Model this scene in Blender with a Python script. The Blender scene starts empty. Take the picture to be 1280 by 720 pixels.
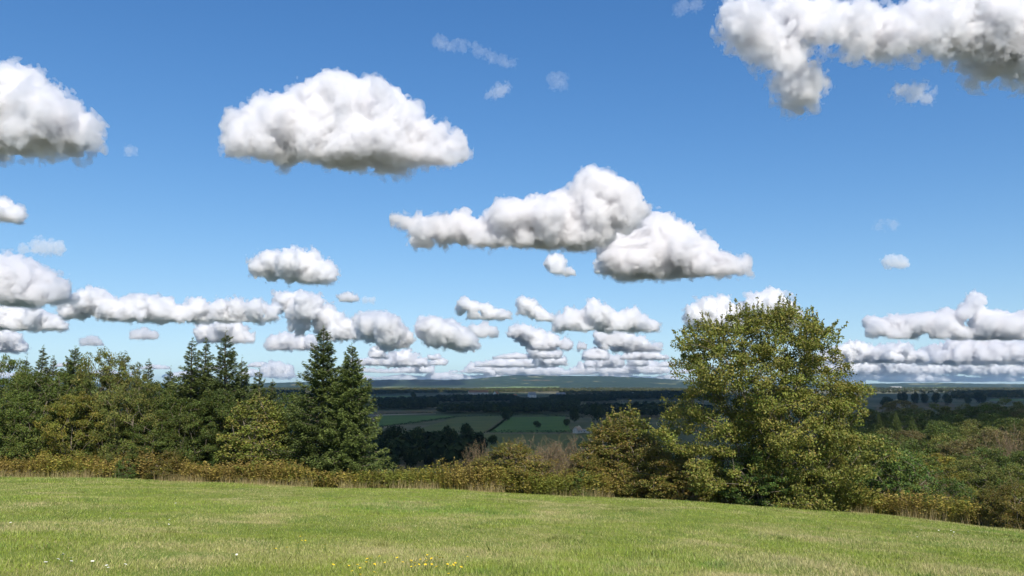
import bpy, math, numpy as np
from mathutils import Vector

SC = bpy.context.scene
COL = SC.collection
RNG = np.random.RandomState(11)

# ------------------------------------------------------------------ camera geometry
CAMZ = 1.65
F = 985.5            # focal length in pixels of a 1280 px wide frame
HOR = 482.0          # row of the horizon
PIT = math.atan((HOR - 360) / F)


def ray(px, py):
    a = (px - 640) / F
    b = (360 - py) / F
    return np.array([a, math.cos(PIT) - b * math.sin(PIT), math.sin(PIT) + b * math.cos(PIT)])


# ------------------------------------------------------------------ object helpers
def tag(o, label=None, cat=None, group=None, kind=None):
    if label:
        o['label'] = label
    if cat:
        o['category'] = cat
    if group:
        o['group'] = group
    if kind:
        o['kind'] = kind
    return o


def link(name, data, parent=None):
    o = bpy.data.objects.new(name, data)
    COL.objects.link(o)
    if parent is not None:
        o.parent = parent
    return o


def mesh(name, V, Q, mat, smooth=False, col=None):
    """Q: n x k face index array (all faces with k corners)."""
    V = np.asarray(V, np.float32)
    Q = np.asarray(Q, np.int32)
    me = bpy.data.meshes.new(name)
    me.vertices.add(len(V))
    me.vertices.foreach_set('co', V.ravel())
    k = Q.shape[1]
    me.loops.add(Q.size)
    me.loops.foreach_set('vertex_index', Q.ravel())
    me.polygons.add(len(Q))
    me.polygons.foreach_set('loop_start', np.arange(0, Q.size, k, dtype=np.int32))
    me.polygons.foreach_set('use_smooth', np.full(len(Q), smooth))
    if col is not None:
        a = me.color_attributes.new('Col', 'FLOAT_COLOR', 'POINT')
        c = np.ones((len(V), 4), np.float32)
        c[:, :3] = col
        a.data.foreach_set('color', c.ravel())
    me.update(calc_edges=True)
    me.materials.append(mat)
    return me


# ------------------------------------------------------------------ noise
_G3 = np.array([[1, 1, 0], [-1, 1, 0], [1, -1, 0], [-1, -1, 0], [1, 0, 1], [-1, 0, 1], [1, 0, -1], [-1, 0, -1],
                [0, 1, 1], [0, -1, 1], [0, 1, -1], [0, -1, -1]], np.float32)
_P = np.tile(np.random.RandomState(7).permutation(256), 3)


def perlin(x, y, z):
    x, y, z = np.broadcast_arrays(np.asarray(x, np.float32), np.asarray(y, np.float32), np.asarray(z, np.float32))
    xi, yi, zi = (np.floor(v).astype(np.int32) for v in (x, y, z))
    xf, yf, zf = x - xi, y - yi, z - zi
    u, v, w = (t * t * t * (t * (t * 6 - 15) + 10) for t in (xf, yf, zf))

    def g(i, j, k):
        h = _P[_P[_P[(xi + i) & 255] + ((yi + j) & 255)] + ((zi + k) & 255)] % 12
        q = _G3[h]
        return q[..., 0] * (xf - i) + q[..., 1] * (yf - j) + q[..., 2] * (zf - k)
    m = lambda a, b, t: a + (b - a) * t
    return m(m(m(g(0, 0, 0), g(1, 0, 0), u), m(g(0, 1, 0), g(1, 1, 0), u), v),
             m(m(g(0, 0, 1), g(1, 0, 1), u), m(g(0, 1, 1), g(1, 1, 1), u), v), w)


def sstep(a, b, x):
    t = np.clip((np.asarray(x, float) - a) / (b - a), 0, 1)
    return t * t * (3 - 2 * t)


# ------------------------------------------------------------------ materials
def new_mat(name):
    m = bpy.data.materials.new(name)
    m.use_nodes = True
    m.node_tree.nodes.clear()
    return m, m.node_tree.nodes, m.node_tree.links


def leaf_mat(name, trans=0.3, vary=0.18, rough=0.55, spec=0.25):
    m, n, l = new_mat(name)
    out = n.new('ShaderNodeOutputMaterial')
    at = n.new('ShaderNodeAttribute'); at.attribute_name = 'Col'
    oi = n.new('ShaderNodeObjectInfo')
    hs = n.new('ShaderNodeHueSaturation')
    mr = n.new('ShaderNodeMapRange'); mr.inputs['To Min'].default_value = 1 - vary; mr.inputs['To Max'].default_value = 1 + vary
    l.new(oi.outputs['Random'], mr.inputs['Value'])
    l.new(mr.outputs[0], hs.inputs['Value'])
    l.new(at.outputs['Color'], hs.inputs['Color'])
    p = n.new('ShaderNodeBsdfPrincipled')
    p.inputs['Roughness'].default_value = rough
    p.inputs['Specular IOR Level'].default_value = spec
    t = n.new('ShaderNodeBsdfTranslucent')
    mx = n.new('ShaderNodeMixShader'); mx.inputs[0].default_value = trans
    l.new(hs.outputs[0], p.inputs['Base Color']); l.new(hs.outputs[0], t.inputs['Color'])
    l.new(p.outputs[0], mx.inputs[1]); l.new(t.outputs[0], mx.inputs[2]); l.new(mx.outputs[0], out.inputs['Surface'])
    return m


def noise_mat(name, stops, scale, detail=6, rough=0.9, bump=0.0, dist=0.0, scale3=(1, 1, 1), bscale=None):
    m, n, l = new_mat(name)
    out = n.new('ShaderNodeOutputMaterial')
    tc = n.new('ShaderNodeTexCoord'); mp = n.new('ShaderNodeMapping'); mp.inputs['Scale'].default_value = scale3
    l.new(tc.outputs['Object'], mp.inputs['Vector'])
    nz = n.new('ShaderNodeTexNoise'); nz.inputs['Scale'].default_value = scale; nz.inputs['Detail'].default_value = detail
    nz.inputs['Roughness'].default_value = 0.65; nz.inputs['Distortion'].default_value = dist
    l.new(mp.outputs[0], nz.inputs['Vector'])
    cr = n.new('ShaderNodeValToRGB')
    e = cr.color_ramp.elements
    while len(e) < len(stops):
        e.new(0.5)
    for k, (pos, c) in enumerate(stops):
        e[k].position = pos; e[k].color = (*c, 1)
    l.new(nz.outputs['Fac'], cr.inputs['Fac'])
    p = n.new('ShaderNodeBsdfPrincipled'); p.inputs['Roughness'].default_value = rough
    p.inputs['Specular IOR Level'].default_value = 0.15
    l.new(cr.outputs['Color'], p.inputs['Base Color'])
    if bump:
        b = n.new('ShaderNodeBump'); b.inputs['Strength'].default_value = bump; b.inputs['Distance'].default_value = 1.0
        n2 = n.new('ShaderNodeTexNoise'); n2.inputs['Scale'].default_value = bscale or scale * 6; n2.inputs['Detail'].default_value = 4
        l.new(mp.outputs[0], n2.inputs['Vector'])
        l.new(n2.outputs['Fac'], b.inputs['Height']); l.new(b.outputs[0], p.inputs['Normal'])
    l.new(p.outputs[0], out.inputs['Surface'])
    return m


M_BARK = noise_mat('bark', [(0.3, (.07, .06, .045)), (0.7, (.24, .20, .15))], 3.0, scale3=(1, 1, .25), bump=.4)
M_TWIG = noise_mat('pale_bark', [(0.3, (.09, .07, .045)), (0.7, (.19, .15, .10))], 3.0, scale3=(1, 1, .3))
M_LEAF = leaf_mat('leaves', .32, .26)
M_NEEDLE = leaf_mat('needles', .12, .12, .6, .2)
M_GRASSBLADE = leaf_mat('grass_blades', .35, 0.0, .5, .3)
M_FAR = leaf_mat('far_foliage', .1, .15, .9, .05)
M_PETAL_Y = noise_mat('yellow_petals', [(0.3, (.55, .38, .02)), (0.7, (.68, .52, .03))], 40)
M_PETAL_W = noise_mat('white_petals', [(0.3, (.55, .55, .50)), (0.7, (.66, .66, .62))], 40)
M_STEM = noise_mat('green_stem', [(0.3, (.06, .10, .02)), (0.7, (.09, .13, .03))], 30)

# ------------------------------------------------------------------ terrain
EX = np.array([-300, -100, -60, -39, 0, 14.8, 24.7, 29.2, 32, 40, 400.])
EY = np.array([70, 63, 61, 60, 59, 56, 53, 45, 36, 18, -500.])


def edge_y(x):
    return np.interp(x, EX, EY)


def meadow(x, y):
    xr = np.clip(x, 0, 45)
    extra = -0.00096 * xr ** 2 - np.clip(np.asarray(x) - 45, 0, 80) * .08
    xl = np.clip(x, -120, 200)
    yy = np.where(y > 0, y, 12 * np.tanh(np.asarray(y) / 12.0) * .5)
    return -0.104 * yy - 0.03 * xl + extra


TY = np.array([0, 60, 100, 150, 200, 300, 450, 700, 1000, 1500, 2000, 2500, 3500, 5000, 7000, 30000.])
TC = np.array([-2, -9, -14, -21, -28, -38, -45, -49, -50, -48.5, -43, -37, -32, -27, -26, -26.])
TR = np.array([-2, -10, -15, -19, -20, -23, -31, -42, -48, -48.5, -43, -37, -32, -27, -26, -26.])
TL = np.array([-2, -4, -7, -11, -16, -26, -36, -46, -49, -48.5, -43, -37, -32, -27, -26, -26.])
HPX = (np.array([-2000, -200, 100, 300, 380, 440, 520, 560, 590, 640, 700, 760, 810, 850, 950, 1080, 1150, 1220, 1280, 1500, 4000]) - 640) / F
HPY = np.array([480, 478, 480, 480, 478, 475, 474.5, 475.5, 473.5, 469.5, 470, 471, 472.5, 475.5, 478.5, 480, 479, 480, 480.5, 480, 480])
HH = (HOR - HPY) / F * 10500 + 26


def terrain(x, y):
    x = np.asarray(x, float); y = np.asarray(y, float)
    s = y - edge_y(x)
    r = np.sqrt(x * x + y * y)
    q = x / np.maximum(y, 30.)
    yy = np.maximum(y, 0)
    wr = sstep(.22, .42, q); wl = sstep(-.25, -.45, q)
    V = np.interp(yy, TY, TC) * (1 - wr - wl) + np.interp(yy, TY, TR) * wr + np.interp(yy, TY, TL) * wl
    amp = sstep(150, 1500, r)
    V = V + amp * (perlin(x / 900 + 3, y / 900, 0.3) * 7 + perlin(x / 260, y / 260 + 9, 2.3) * 1.8)
    t = sstep(2, 80, s)
    z = meadow(x, y) * (1 - t) + V * t
    back = sstep(0, -200, y)
    z = z * (1 - back) + (2 - .02 * x * 0) * back
    hh = np.interp(q, HPX, HH)
    rr = np.maximum(y, r * .3)
    hill = hh * sstep(7200, 10400, rr) * (1 - .8 * sstep(11500, 15000, rr))
    rough = 1 + .10 * perlin(x / 700, y / 700, 5.1) * sstep(7500, 9000, rr)
    z = z + hill * rough + sstep(7300, 8200, rr) * (9 * perlin(x / 110, y / 190, 6.3) + 6 * perlin(x / 45, y / 80, 1.3))
    near = sstep(75, 40, r)
    z = z + near * .09 * perlin(x / 2.2, y / 2.2, .7) + (1 - amp) * .22 * perlin(x / 11, y / 11, 4.7) * sstep(8, 20, r)
    return z


def zt(x, y):
    return float(terrain(np.array([x]), np.array([y]))[0])


def at(px, Y, py=HOR):
    """World x at depth Y behind picture column px, and the height of picture row py there."""
    d = ray(px, py)
    return d[0] / d[1] * Y, CAMZ + d[2] / d[1] * Y


def ground_at(px, py):
    """Where the line of sight of a picture point meets the terrain beyond the meadow."""
    d = ray(px, py); d = d / d[1]
    Y = np.concatenate([np.arange(130, 1000, 4), np.arange(1000, 12000, 15)])
    h = CAMZ + d[2] * Y - terrain(d[0] * Y, Y)
    k = np.argmax(h < 0) if (h < 0).any() else len(Y) - 1
    return d[0] * Y[k], float(Y[k])


def build_terrain():
    a = np.concatenate([np.arange(-180, -60, 4.), np.arange(-60, -42, 1.), np.arange(-42, 42, .14), np.arange(42, 60, 1.), np.arange(60, 180, 4.)])
    a = np.radians(a)
    r = np.concatenate([[0.0], np.geomspace(2, 16, 24), np.geomspace(16.5, 130, 130), np.geomspace(133, 6500, 120), np.geomspace(6650, 13500, 80), [15000, 18000, 22000]])
    A, R = np.meshgrid(a, r[1:])
    X = np.concatenate([[0], (np.sin(A) * R).ravel()]); Y = np.concatenate([[0], (np.cos(A) * R).ravel()])
    V = np.stack([X, Y, terrain(X, Y)], 1)
    na, nr = len(a), len(r) - 1
    i = np.arange(nr - 1)[:, None] * na + 1
    j = np.arange(na)[None, :]; j2 = (j + 1) % na
    Q = np.stack([i + j, i + j2, i + na + j2, i + na + j], -1).reshape(-1, 4)[:, ::-1]
    # ground material: meadow soil and short turf near, farmland further, woodland on the hills
    m, n, l = new_mat('land')
    out = n.new('ShaderNodeOutputMaterial'); p = n.new('ShaderNodeBsdfPrincipled')
    p.inputs['Roughness'].default_value = .95; p.inputs['Specular IOR Level'].default_value = .1
    tc = n.new('ShaderNodeTexCoord')

    def noise(scale, detail=5):
        z = n.new('ShaderNodeTexNoise'); z.inputs['Scale'].default_value = scale; z.inputs['Detail'].default_value = detail
        z.inputs['Roughness'].default_value = .65
        l.new(tc.outputs['Object'], z.inputs['Vector'])
        return z.outputs['Fac']

    def ramp(fac, stops):
        c = n.new('ShaderNodeValToRGB'); e = c.color_ramp.elements
        while len(e) < len(stops):
            e.new(.5)
        for k, (pos, cc) in enumerate(stops):
            e[k].position = pos; e[k].color = (*cc, 1)
        l.new(fac, c.inputs['Fac']); return c.outputs['Color']

    def mix(f, c1, c2):
        x = n.new('ShaderNodeMix'); x.data_type = 'RGBA'
        l.new(f, x.inputs[0]); l.new(c1, x.inputs[6]); l.new(c2, x.inputs[7]); return x.outputs[2]

    def rng(sock, lo, hi):
        x = n.new('ShaderNodeMapRange'); x.inputs['From Min'].default_value = lo; x.inputs['From Max'].default_value = hi
        l.new(sock, x.inputs['Value']); return x.outputs[0]
    turf = ramp(noise(.45, 8), [(.30, (.085, .135, .025)), (.50, (.13, .17, .035)), (.68, (.24, .22, .09))])
    farm = ramp(noise(.004, 4), [(.35, (.065, .088, .03)), (.5, (.095, .105, .045)), (.62, (.17, .15, .09))])
    wood = ramp(noise(.012, 9), [(.32, (.011, .022, .011)), (.52, (.021, .039, .016)), (.68, (.045, .066, .023))])
    sx = n.new('ShaderNodeSeparateXYZ'); l.new(tc.outputs['Object'], sx.inputs[0])
    dryland = ramp(noise(.004, 4), [(.35, (.085, .088, .05)), (.5, (.12, .115, .07)), (.62, (.20, .175, .115))])
    farmwood = mix(rng(noise(.0016, 6), .42, .46), wood, dryland)
    patch = mix(rng(noise(.0013, 4), .60, .615), wood, ramp(noise(.003, 3), [(.4, (.10, .13, .045)), (.6, (.22, .19, .10))]))
    ln = n.new('ShaderNodeVectorMath'); ln.operation = 'LENGTH'; l.new(tc.outputs['Object'], ln.inputs[0])
    c = mix(rng(ln.outputs['Value'], 130, 260), turf, farm)
    c = mix(rng(sx.outputs[1], 3300, 3600), c, farmwood)
    c = mix(rng(sx.outputs[1], 7300, 7900), c, patch)
    l.new(c, p.inputs['Base Color']); l.new(p.outputs[0], out.inputs['Surface'])
    bp = n.new('ShaderNodeBump'); bp.inputs['Strength'].default_value = .9; bp.inputs['Distance'].default_value = 9.0
    bz = noise(.03, 6)
    hm = n.new('ShaderNodeMath'); hm.operation = 'MULTIPLY'
    l.new(bz, hm.inputs[0]); l.new(rng(sx.outputs[1], 3300, 7600), hm.inputs[1]); l.new(hm.outputs[0], bp.inputs['Height'])
    l.new(bp.outputs[0], p.inputs['Normal'])
    o = link('ground', mesh('ground', V, Q, m, True))
    tag(o, kind='structure')


build_terrain()

# ------------------------------------------------------------------ foliage generators


LEAF_GAIN = 1.45


def jitter_cols(base, n, var, rs, alt=None, p_alt=0.0, gain=None):
    g = LEAF_GAIN if gain is None else gain
    base = np.array(base) * g
    alt = None if alt is None else np.array(alt) * g
    c = np.array(base)[None, :] * (1 + rs.normal(0, var, (n, 1)))
    if alt is not None:
        k = rs.rand(n) < p_alt
        c[k] = np.array(alt)[None, :] * (1 + rs.normal(0, var, (k.sum(), 1)))
    c *= 1 + rs.normal(0, .07, (n, 3))
    return np.clip(c, .004, .9)


def rand_dirs(n, rs):
    v = rs.normal(size=(n, 3))
    return v / np.linalg.norm(v, axis=1, keepdims=True)


def leaf_quads(P, L, W, D, N, cols):
    """Rhombic leaves at P pointing along D, flat normal near N. Returns V, Q, vertex colours."""
    D = D / np.linalg.norm(D, axis=1, keepdims=True)
    S = np.cross(D, N); S /= np.linalg.norm(S, axis=1, keepdims=True) + 1e-9
    L = np.broadcast_to(L, (len(P),))[:, None]; W = np.broadcast_to(W, (len(P),))[:, None]
    up = np.cross(S, D)
    a = P - D * L * .5; b = P + S * W * .5 + up * L * .06; c = P + D * L * .5; d = P - S * W * .5 + up * L * .06
    V = np.stack([a, b, c, d], 1).reshape(-1, 3)
    Q = np.arange(len(P) * 4).reshape(-1, 4)
    return V, Q, np.repeat(cols, 4, 0)


def tubes(segs, sides=5):
    """segs: list of (p0, p1, r0, r1). One mesh of frusta."""
    if not len(segs):
        return np.zeros((0, 3)), np.zeros((0, 4), int)
    p0 = np.array([s[0] for s in segs]); p1 = np.array([s[1] for s in segs])
    r0 = np.array([s[2] for s in segs])[:, None, None]; r1 = np.array([s[3] for s in segs])[:, None, None]
    d = p1 - p0; d /= np.linalg.norm(d, axis=1, keepdims=True) + 1e-9
    ref = np.where(np.abs(d[:, 2:3]) < .9, np.array([[0, 0, 1.]]), np.array([[1., 0, 0]]))
    u = np.cross(d, ref); u /= np.linalg.norm(u, axis=1, keepdims=True); v = np.cross(d, u)
    th = np.arange(sides) * 2 * math.pi / sides
    ring = np.cos(th)[None, :, None] * u[:, None, :] + np.sin(th)[None, :, None] * v[:, None, :]
    V = np.concatenate([p0[:, None] + ring * r0, p1[:, None] + ring * r1], 1)
    n = len(segs); base = (np.arange(n) * 2 * sides)[:, None]
    i = np.arange(sides)[None, :]; j = (i + 1) % sides
    Q = np.stack([base + i, base + j, base + sides + j, base + sides + i], -1).reshape(-1, 4)
    return V.reshape(-1, 3), Q


def grow(trunk_pts, targets, rs, r_tip=.018, pipe=2.35, step=.55, rmax=None):
    """Connect every target to the nearest lower node of the growing skeleton; pipe-model radii. Returns segs."""
    pts = [np.array(p, float) for p in trunk_pts]
    par = [-1] + list(range(len(pts) - 1))
    plen = [0.0]
    for k in range(1, len(pts)):
        plen.append(plen[-1] + np.linalg.norm(pts[k] - pts[k - 1]))
    order = np.argsort(np.linalg.norm(targets - np.array(trunk_pts[len(trunk_pts) // 3]), axis=1))
    for t in targets[order]:
        A = np.array(pts); d = np.linalg.norm(A - t, axis=1)
        cost = d + .30 * np.array(plen) + np.maximum(0, A[:, 2] - t[2]) * 1.2
        k = int(np.argmin(cost)); a = pts[k]
        m = max(1, int(d[k] / step)); last = k
        sag = rs.normal(0, .10 * d[k] / max(m, 1), 3)
        for i in range(1, m + 1):
            f = i / m
            q = a + (t - a) * f + sag * math.sin(math.pi * f) * m * .5 + (rs.normal(0, .05 * step, 3) if i < m else 0)
            q[2] += .08 * d[k] * math.sin(math.pi * f)
            pts.append(q); par.append(last); plen.append(plen[last] + np.linalg.norm(q - pts[last])); last = len(pts) - 1
    n = len(pts); acc = np.zeros(n); has = np.zeros(n, bool)
    for k in range(1, n):
        has[par[k]] = True
    acc[~has] = r_tip ** pipe
    for k in range(n - 1, 0, -1):
        acc[par[k]] += acc[k]
    R = acc ** (1 / pipe)
    if rmax:
        R = np.minimum(R, rmax) if rmax > 0 else R
    return [(pts[par[k]], pts[k], R[par[k]] if par[k] < len(trunk_pts) and k < len(trunk_pts) else R[k] * 1.05, R[k]) for k in range(1, n)], pts


def broadleaf(H, prof, seed, n_cl=200, per=130, leaf=.12, base=(.07, .085, .02), alt=(.12, .11, .03), p_alt=.25, cl_r=.62,
              trunk_r=None, zmin=.08, shoots=60, bare=0, stems=1, lobes=.25, inner=.15):
    """prof: rows (height fraction, reach towards -x, reach towards +x, reach in depth) in metres."""
    rs = np.random.RandomState(seed)
    prof = np.array(prof, float)

    def reach(zf, a):
        l, r, dp = (np.interp(zf, prof[:, 0], prof[:, k]) for k in (1, 2, 3))
        cx = np.cos(a); side = np.where(cx < 0, l, r)
        return 1 / np.sqrt((cx / np.maximum(side, .05)) ** 2 + (np.sin(a) / np.maximum(dp, .05)) ** 2)
    zs = rs.uniform(zmin, 1.0, 8000); an = rs.uniform(0, 2 * math.pi, 8000)
    rr = reach(zs, an)
    keep = rs.rand(8000) < (rr / rr.max()) ** .8
    zs, an, rr = zs[keep], an[keep], rr[keep]
    lob = 1 + lobes * perlin(np.cos(an) * 1.7 + seed, np.sin(an) * 1.7, zs * 4.5) * 1.8
    rad = rr * lob * np.where(rs.rand(len(zs)) < inner, rs.uniform(.2, .75, len(zs)), rs.uniform(.72, 1.0, len(zs)))
    P = np.stack([np.cos(an) * rad, np.sin(an) * rad, zs * H], 1)
    # keep clusters apart from each other
    sel = [0]
    mind = cl_r * .62
    for k in range(1, len(P)):
        if len(sel) >= n_cl:
            break
        if np.min(np.linalg.norm(P[sel] - P[k], axis=1)) > mind:
            sel.append(k)
    T = P[sel]
    segs = []
    for s in range(stems):
        bx = np.array([rs.normal(0, .35), rs.normal(0, .35), 0]) if stems > 1 else np.zeros(3)
        lean = rs.normal(0, .05, 2) + (bx[:2] * .25 if stems > 1 else 0)
        tp = [bx + np.array([lean[0] * h + .10 * math.sin(h * 1.3 + s), lean[1] * h + .1 * math.cos(h), h]) for h in np.linspace(-.15, H * .62, 8)]
        mine = T[s::stems]
        sg, _ = grow(tp, mine, rs, rmax=trunk_r or H * .03)
        segs += sg
    LP, LD, LN, LC = [], [], [], []
    cen = np.array([0, 0, H * .45])
    for t in T:
        if bare and rs.rand() < bare:
            continue
        n = int(per * rs.uniform(.55, 1.35))
        e = np.array([1.05, 1.05, .66]) * cl_r * rs.uniform(.55, 1.15)
        u = rand_dirs(n, rs) * (rs.rand(n, 1) ** .45)
        p = t + u * e
        out = (t - cen) / (np.linalg.norm(t - cen) + 1e-6)
        LP.append(p); LD.append(rand_dirs(n, rs) + np.array([0, 0, -.35]) + out * .4)
        LN.append(rand_dirs(n, rs) * .9 + np.array([0, 0, .7]) + out * .5)
        tone = rs.normal(0, .13)
        LC.append(jitter_cols(np.array(base) * (1 + tone), n, .16, rs, alt, np.clip(p_alt + rs.normal(0, .18), 0, 1)))
    # leafy shoots that break the outline
    outer = T[np.argsort(-np.linalg.norm((T - cen) / np.array([1, 1, .8]), axis=1))][:max(shoots, 1)]
    for t in outer[:shoots]:
        out = (t - cen); out /= np.linalg.norm(out)
        d = out * .8 + np.array([0, 0, .75]) + rs.normal(0, .25, 3); d /= np.linalg.norm(d)
        Ls = rs.uniform(.5, 1.0) * cl_r * 1.9
        segs.append((t, t + d * Ls, .012, .006))
        n = int(per * .22)
        f = rs.uniform(.2, 1.05, (n, 1))
        LP.append(t + d * Ls * f + rs.normal(0, .07, (n, 3)) * cl_r); LD.append(rand_dirs(n, rs) + d)
        LN.append(rand_dirs(n, rs) + np.array([0, 0, .6])); LC.append(jitter_cols(base, n, .18, rs, alt, p_alt))
    P = np.concatenate(LP); C_ = np.concatenate(LC)
    Lf = leaf * rs.uniform(.7, 1.3, len(P))
    V, Q, vc = leaf_quads(P, Lf, Lf * .72, np.concatenate(LD), np.concatenate(LN), C_)
    tv, tq = tubes(segs)
    return mesh('trunk', tv, tq, M_BARK, True), mesh('crown', V, Q, M_LEAF, False, vc), H


def conifer(H, R, seed, base=(.040, .062, .018), alt=(.078, .095, .024), gap=.24, dens=.95, zlow=.03, droop=.07, narrow=.86):
    rs = np.random.RandomState(seed)
    segs = []
    tp = [np.array([.04 * math.sin(h * .8), .04 * math.cos(h * .6), h]) for h in np.linspace(-.2, H, 16)]
    for k in range(15):
        segs.append((tp[k], tp[k + 1], H * .017 * (1 - k / 15.5) + .012, H * .017 * (1 - (k + 1) / 15.5) + .012))
    LP, LD, LN, LL, LW, LC = [], [], [], [], [], []
    z = H * zlow
    while z < H - .15:
        f = z / H
        L0 = R * (1 - f) ** narrow * min(1, .72 + f * 2.0) + .10
        nb = 5 + int(rs.rand() * 3) if f < .85 else 4
        a0 = rs.rand() * 6.3
        lenv = 1 + .10 * math.sin(z * 2.1 + seed)
        for b in range(nb):
            a = a0 + b * 2 * math.pi / nb + rs.normal(0, .2)
            L = L0 * lenv * rs.uniform(.45, 1.25)
            elev = rs.uniform(-.02, .30) + .7 * f ** 2
            h = np.array([math.cos(a), math.sin(a), 0]); side = np.array([-h[1], h[0], 0])
            zz = z + rs.uniform(-.12, .12)
            m = max(3, int(L / .35))
            ts = np.linspace(0, 1, m + 1)
            cur = np.array([h * L * t + np.array([0, 0, zz + L * (elev * t - droop * 2.2 * t * t + droop * 1.3 * t ** 3)]) for t in ts])
            for k in range(m):
                segs.append((cur[k], cur[k + 1], .022 * (1 - ts[k]) * (L / 2 + .4) + .005, .022 * (1 - ts[k + 1]) * (L / 2 + .4) + .005))
            n = int((26 + 62 * L) * dens)
            t = rs.uniform(.10, 1.0, n) ** .8
            c = np.stack([np.interp(t, ts, cur[:, k]) for k in range(3)], 1)
            sgn = np.where(rs.rand(n) < .5, -1., 1.)
            wid = (.10 + .36 * L * (1 - t) * .9) * rs.uniform(.15, 1.0, n)
            wid = np.minimum(wid, .75)
            p = c + side[None] * (sgn * wid)[:, None] + h[None] * (wid * .55)[:, None]
            p[:, 2] += -.30 * wid + rs.normal(0, .11, n) * min(1, L / 1.5)
            d = side[None] * (sgn * rs.uniform(.3, 1.1, n))[:, None] + h[None] * rs.uniform(.6, 1.1, n)[:, None]
            d[:, 2] += rs.normal(-.02, .42, n)
            LP.append(p); LD.append(d); LN.append(rand_dirs(n, rs) * .8 + np.array([0, 0, 1.]))
            ts_ = min(1, .45 + L / 2.0)
            LL.append(rs.uniform(.16, .36, n) * ts_); LW.append(rs.uniform(.045, .095, n) * ts_)
            tipm = np.clip(.15 + .55 * t + rs.normal(0, .2, n), 0, 1)[:, None]
            cc = (np.array(base) * (1 - tipm) + np.array(alt) * tipm) * 1.5
            LC.append(np.clip(cc * (1 + rs.normal(0, .14, (n, 1))), .003, 1))
        z += gap * rs.uniform(.75, 1.25) * (1 - .35 * f)
    # leader
    n = 36
    p = np.array([0, 0, 1.]) * (H - rs.uniform(-.25, .8, n))[:, None]; a = rs.rand(n) * 6.3
    d = np.stack([np.cos(a), np.sin(a), np.full(n, .8)], 1)
    LP.append(p + d * .06); LD.append(d); LN.append(rand_dirs(n, rs)); LL.append(rs.uniform(.08, .18, n)); LW.append(np.full(n, .045))
    LC.append(jitter_cols(alt, n, .1, rs))
    V, Q, vc = leaf_quads(np.concatenate(LP), np.concatenate(LL), np.concatenate(LW), np.concatenate(LD), np.concatenate(LN), np.concatenate(LC))
    tv, tq = tubes(segs)
    return mesh('trunk', tv, tq, M_BARK, True), mesh('crown', V, Q, M_NEEDLE, False, vc), H


def twig_bush(H, R, seed, base=(.16, .105, .06), n_st=46, leaf_n=5200, leaf=.07, alt=(.10, .085, .03)):
    """Many thin ascending stems with sparse dry leaves."""
    rs = np.random.RandomState(seed)
    segs, tips = [], []
    for s in range(n_st):
        a = rs.rand() * 6.3; r = R * math.sqrt(rs.rand())
        p = np.array([math.cos(a) * r * .55, math.sin(a) * r * .55, -.1])
        d = np.array([math.cos(a) * .45 * r / R, math.sin(a) * .45 * r / R, 1.]) + rs.normal(0, .12, 3)
        d /= np.linalg.norm(d); h = H * rs.uniform(.6, 1.05); m = 6
        for k in range(m):
            q = p + d * h / m; w = .03 * (1 - k / m) + .006
            segs.append((p, q, w, .03 * (1 - (k + 1) / m) + .006))
            if k >= 1:
                for _ in range(4):
                    e = d + rs.normal(0, .55, 3); e /= np.linalg.norm(e); l = h * rs.uniform(.10, .24)
                    f = rs.rand(); o = p + (q - p) * f
                    segs.append((o, o + e * l, .010, .004)); tips.append((o, e * l))
            p = q; d = d + rs.normal(0, .14, 3); d /= np.linalg.norm(d)
    k = rs.randint(0, len(tips), leaf_n)
    O = np.array([t[0] for t in tips])[k]; E = np.array([t[1] for t in tips])[k]
    P = O + E * rs.uniform(.1, 1.1, (leaf_n, 1)) + rs.normal(0, .05, (leaf_n, 3))
    Lf = leaf * rs.uniform(.6, 1.4, leaf_n)
    V, Q, vc = leaf_quads(P, Lf, Lf * .6, rand_dirs(leaf_n, rs), rand_dirs(leaf_n, rs), jitter_cols(base, leaf_n, .2, rs, alt, .35))
    tv, tq = tubes(segs, 4)
    return mesh('stem', tv, tq, M_TWIG, True), mesh('foliage', V, Q, M_LEAF, False, vc), H


def far_tree(H, R, seed, base=(.030, .045, .014), alt=(.05, .06, .018), n=2200):
    """A tree seen from some hundred metres: short trunk, crown of coarse leaf clumps."""
    rs = np.random.RandomState(seed)
    th = rs.randint(7, 11)
    lob = [(rand_dirs(1, rs)[0] * np.array([R * .5, R * .5, H * .22]) + np.array([0, 0, H * .56]), rs.uniform(.38, .62) * R) for _ in range(th)]
    lob.append((np.array([0, 0, H * .52]), R * .72)); lob.append((np.array([0, 0, H * .30]), R * .7))
    P, D = [], []
    for c, r in lob:
        m = n // len(lob)
        u = rand_dirs(m, rs); e = np.array([1, 1, .85]) * r
        P.append(c + u * e * rs.uniform(.72, 1.08, (m, 1))); D.append(u)
    P = np.concatenate(P); D = np.concatenate(D)
    ok = P[:, 2] > H * .06
    P, D = P[ok], D[ok]
    s = R * .15 * rs.uniform(.7, 1.3, len(P))
    V, Q, vc = leaf_quads(P, s, s * .9, np.cross(D, rand_dirs(len(P), rs)) + .01, D + rand_dirs(len(P), rs) * .6, jitter_cols(base, len(P), .2, rs, alt, .35, 1.0))
    tv, tq = tubes([(np.array([0, 0, -.8]), np.array([0, 0, H * .35]), R * .09, R * .07), (np.array([0, 0, H * .35]), np.array([0, 0, H * .6]), R * .07, R * .03)], 6)
    return mesh('trunk', tv, tq, M_BARK, True), mesh('crown', V, Q, M_FAR, False, vc), H


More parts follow.
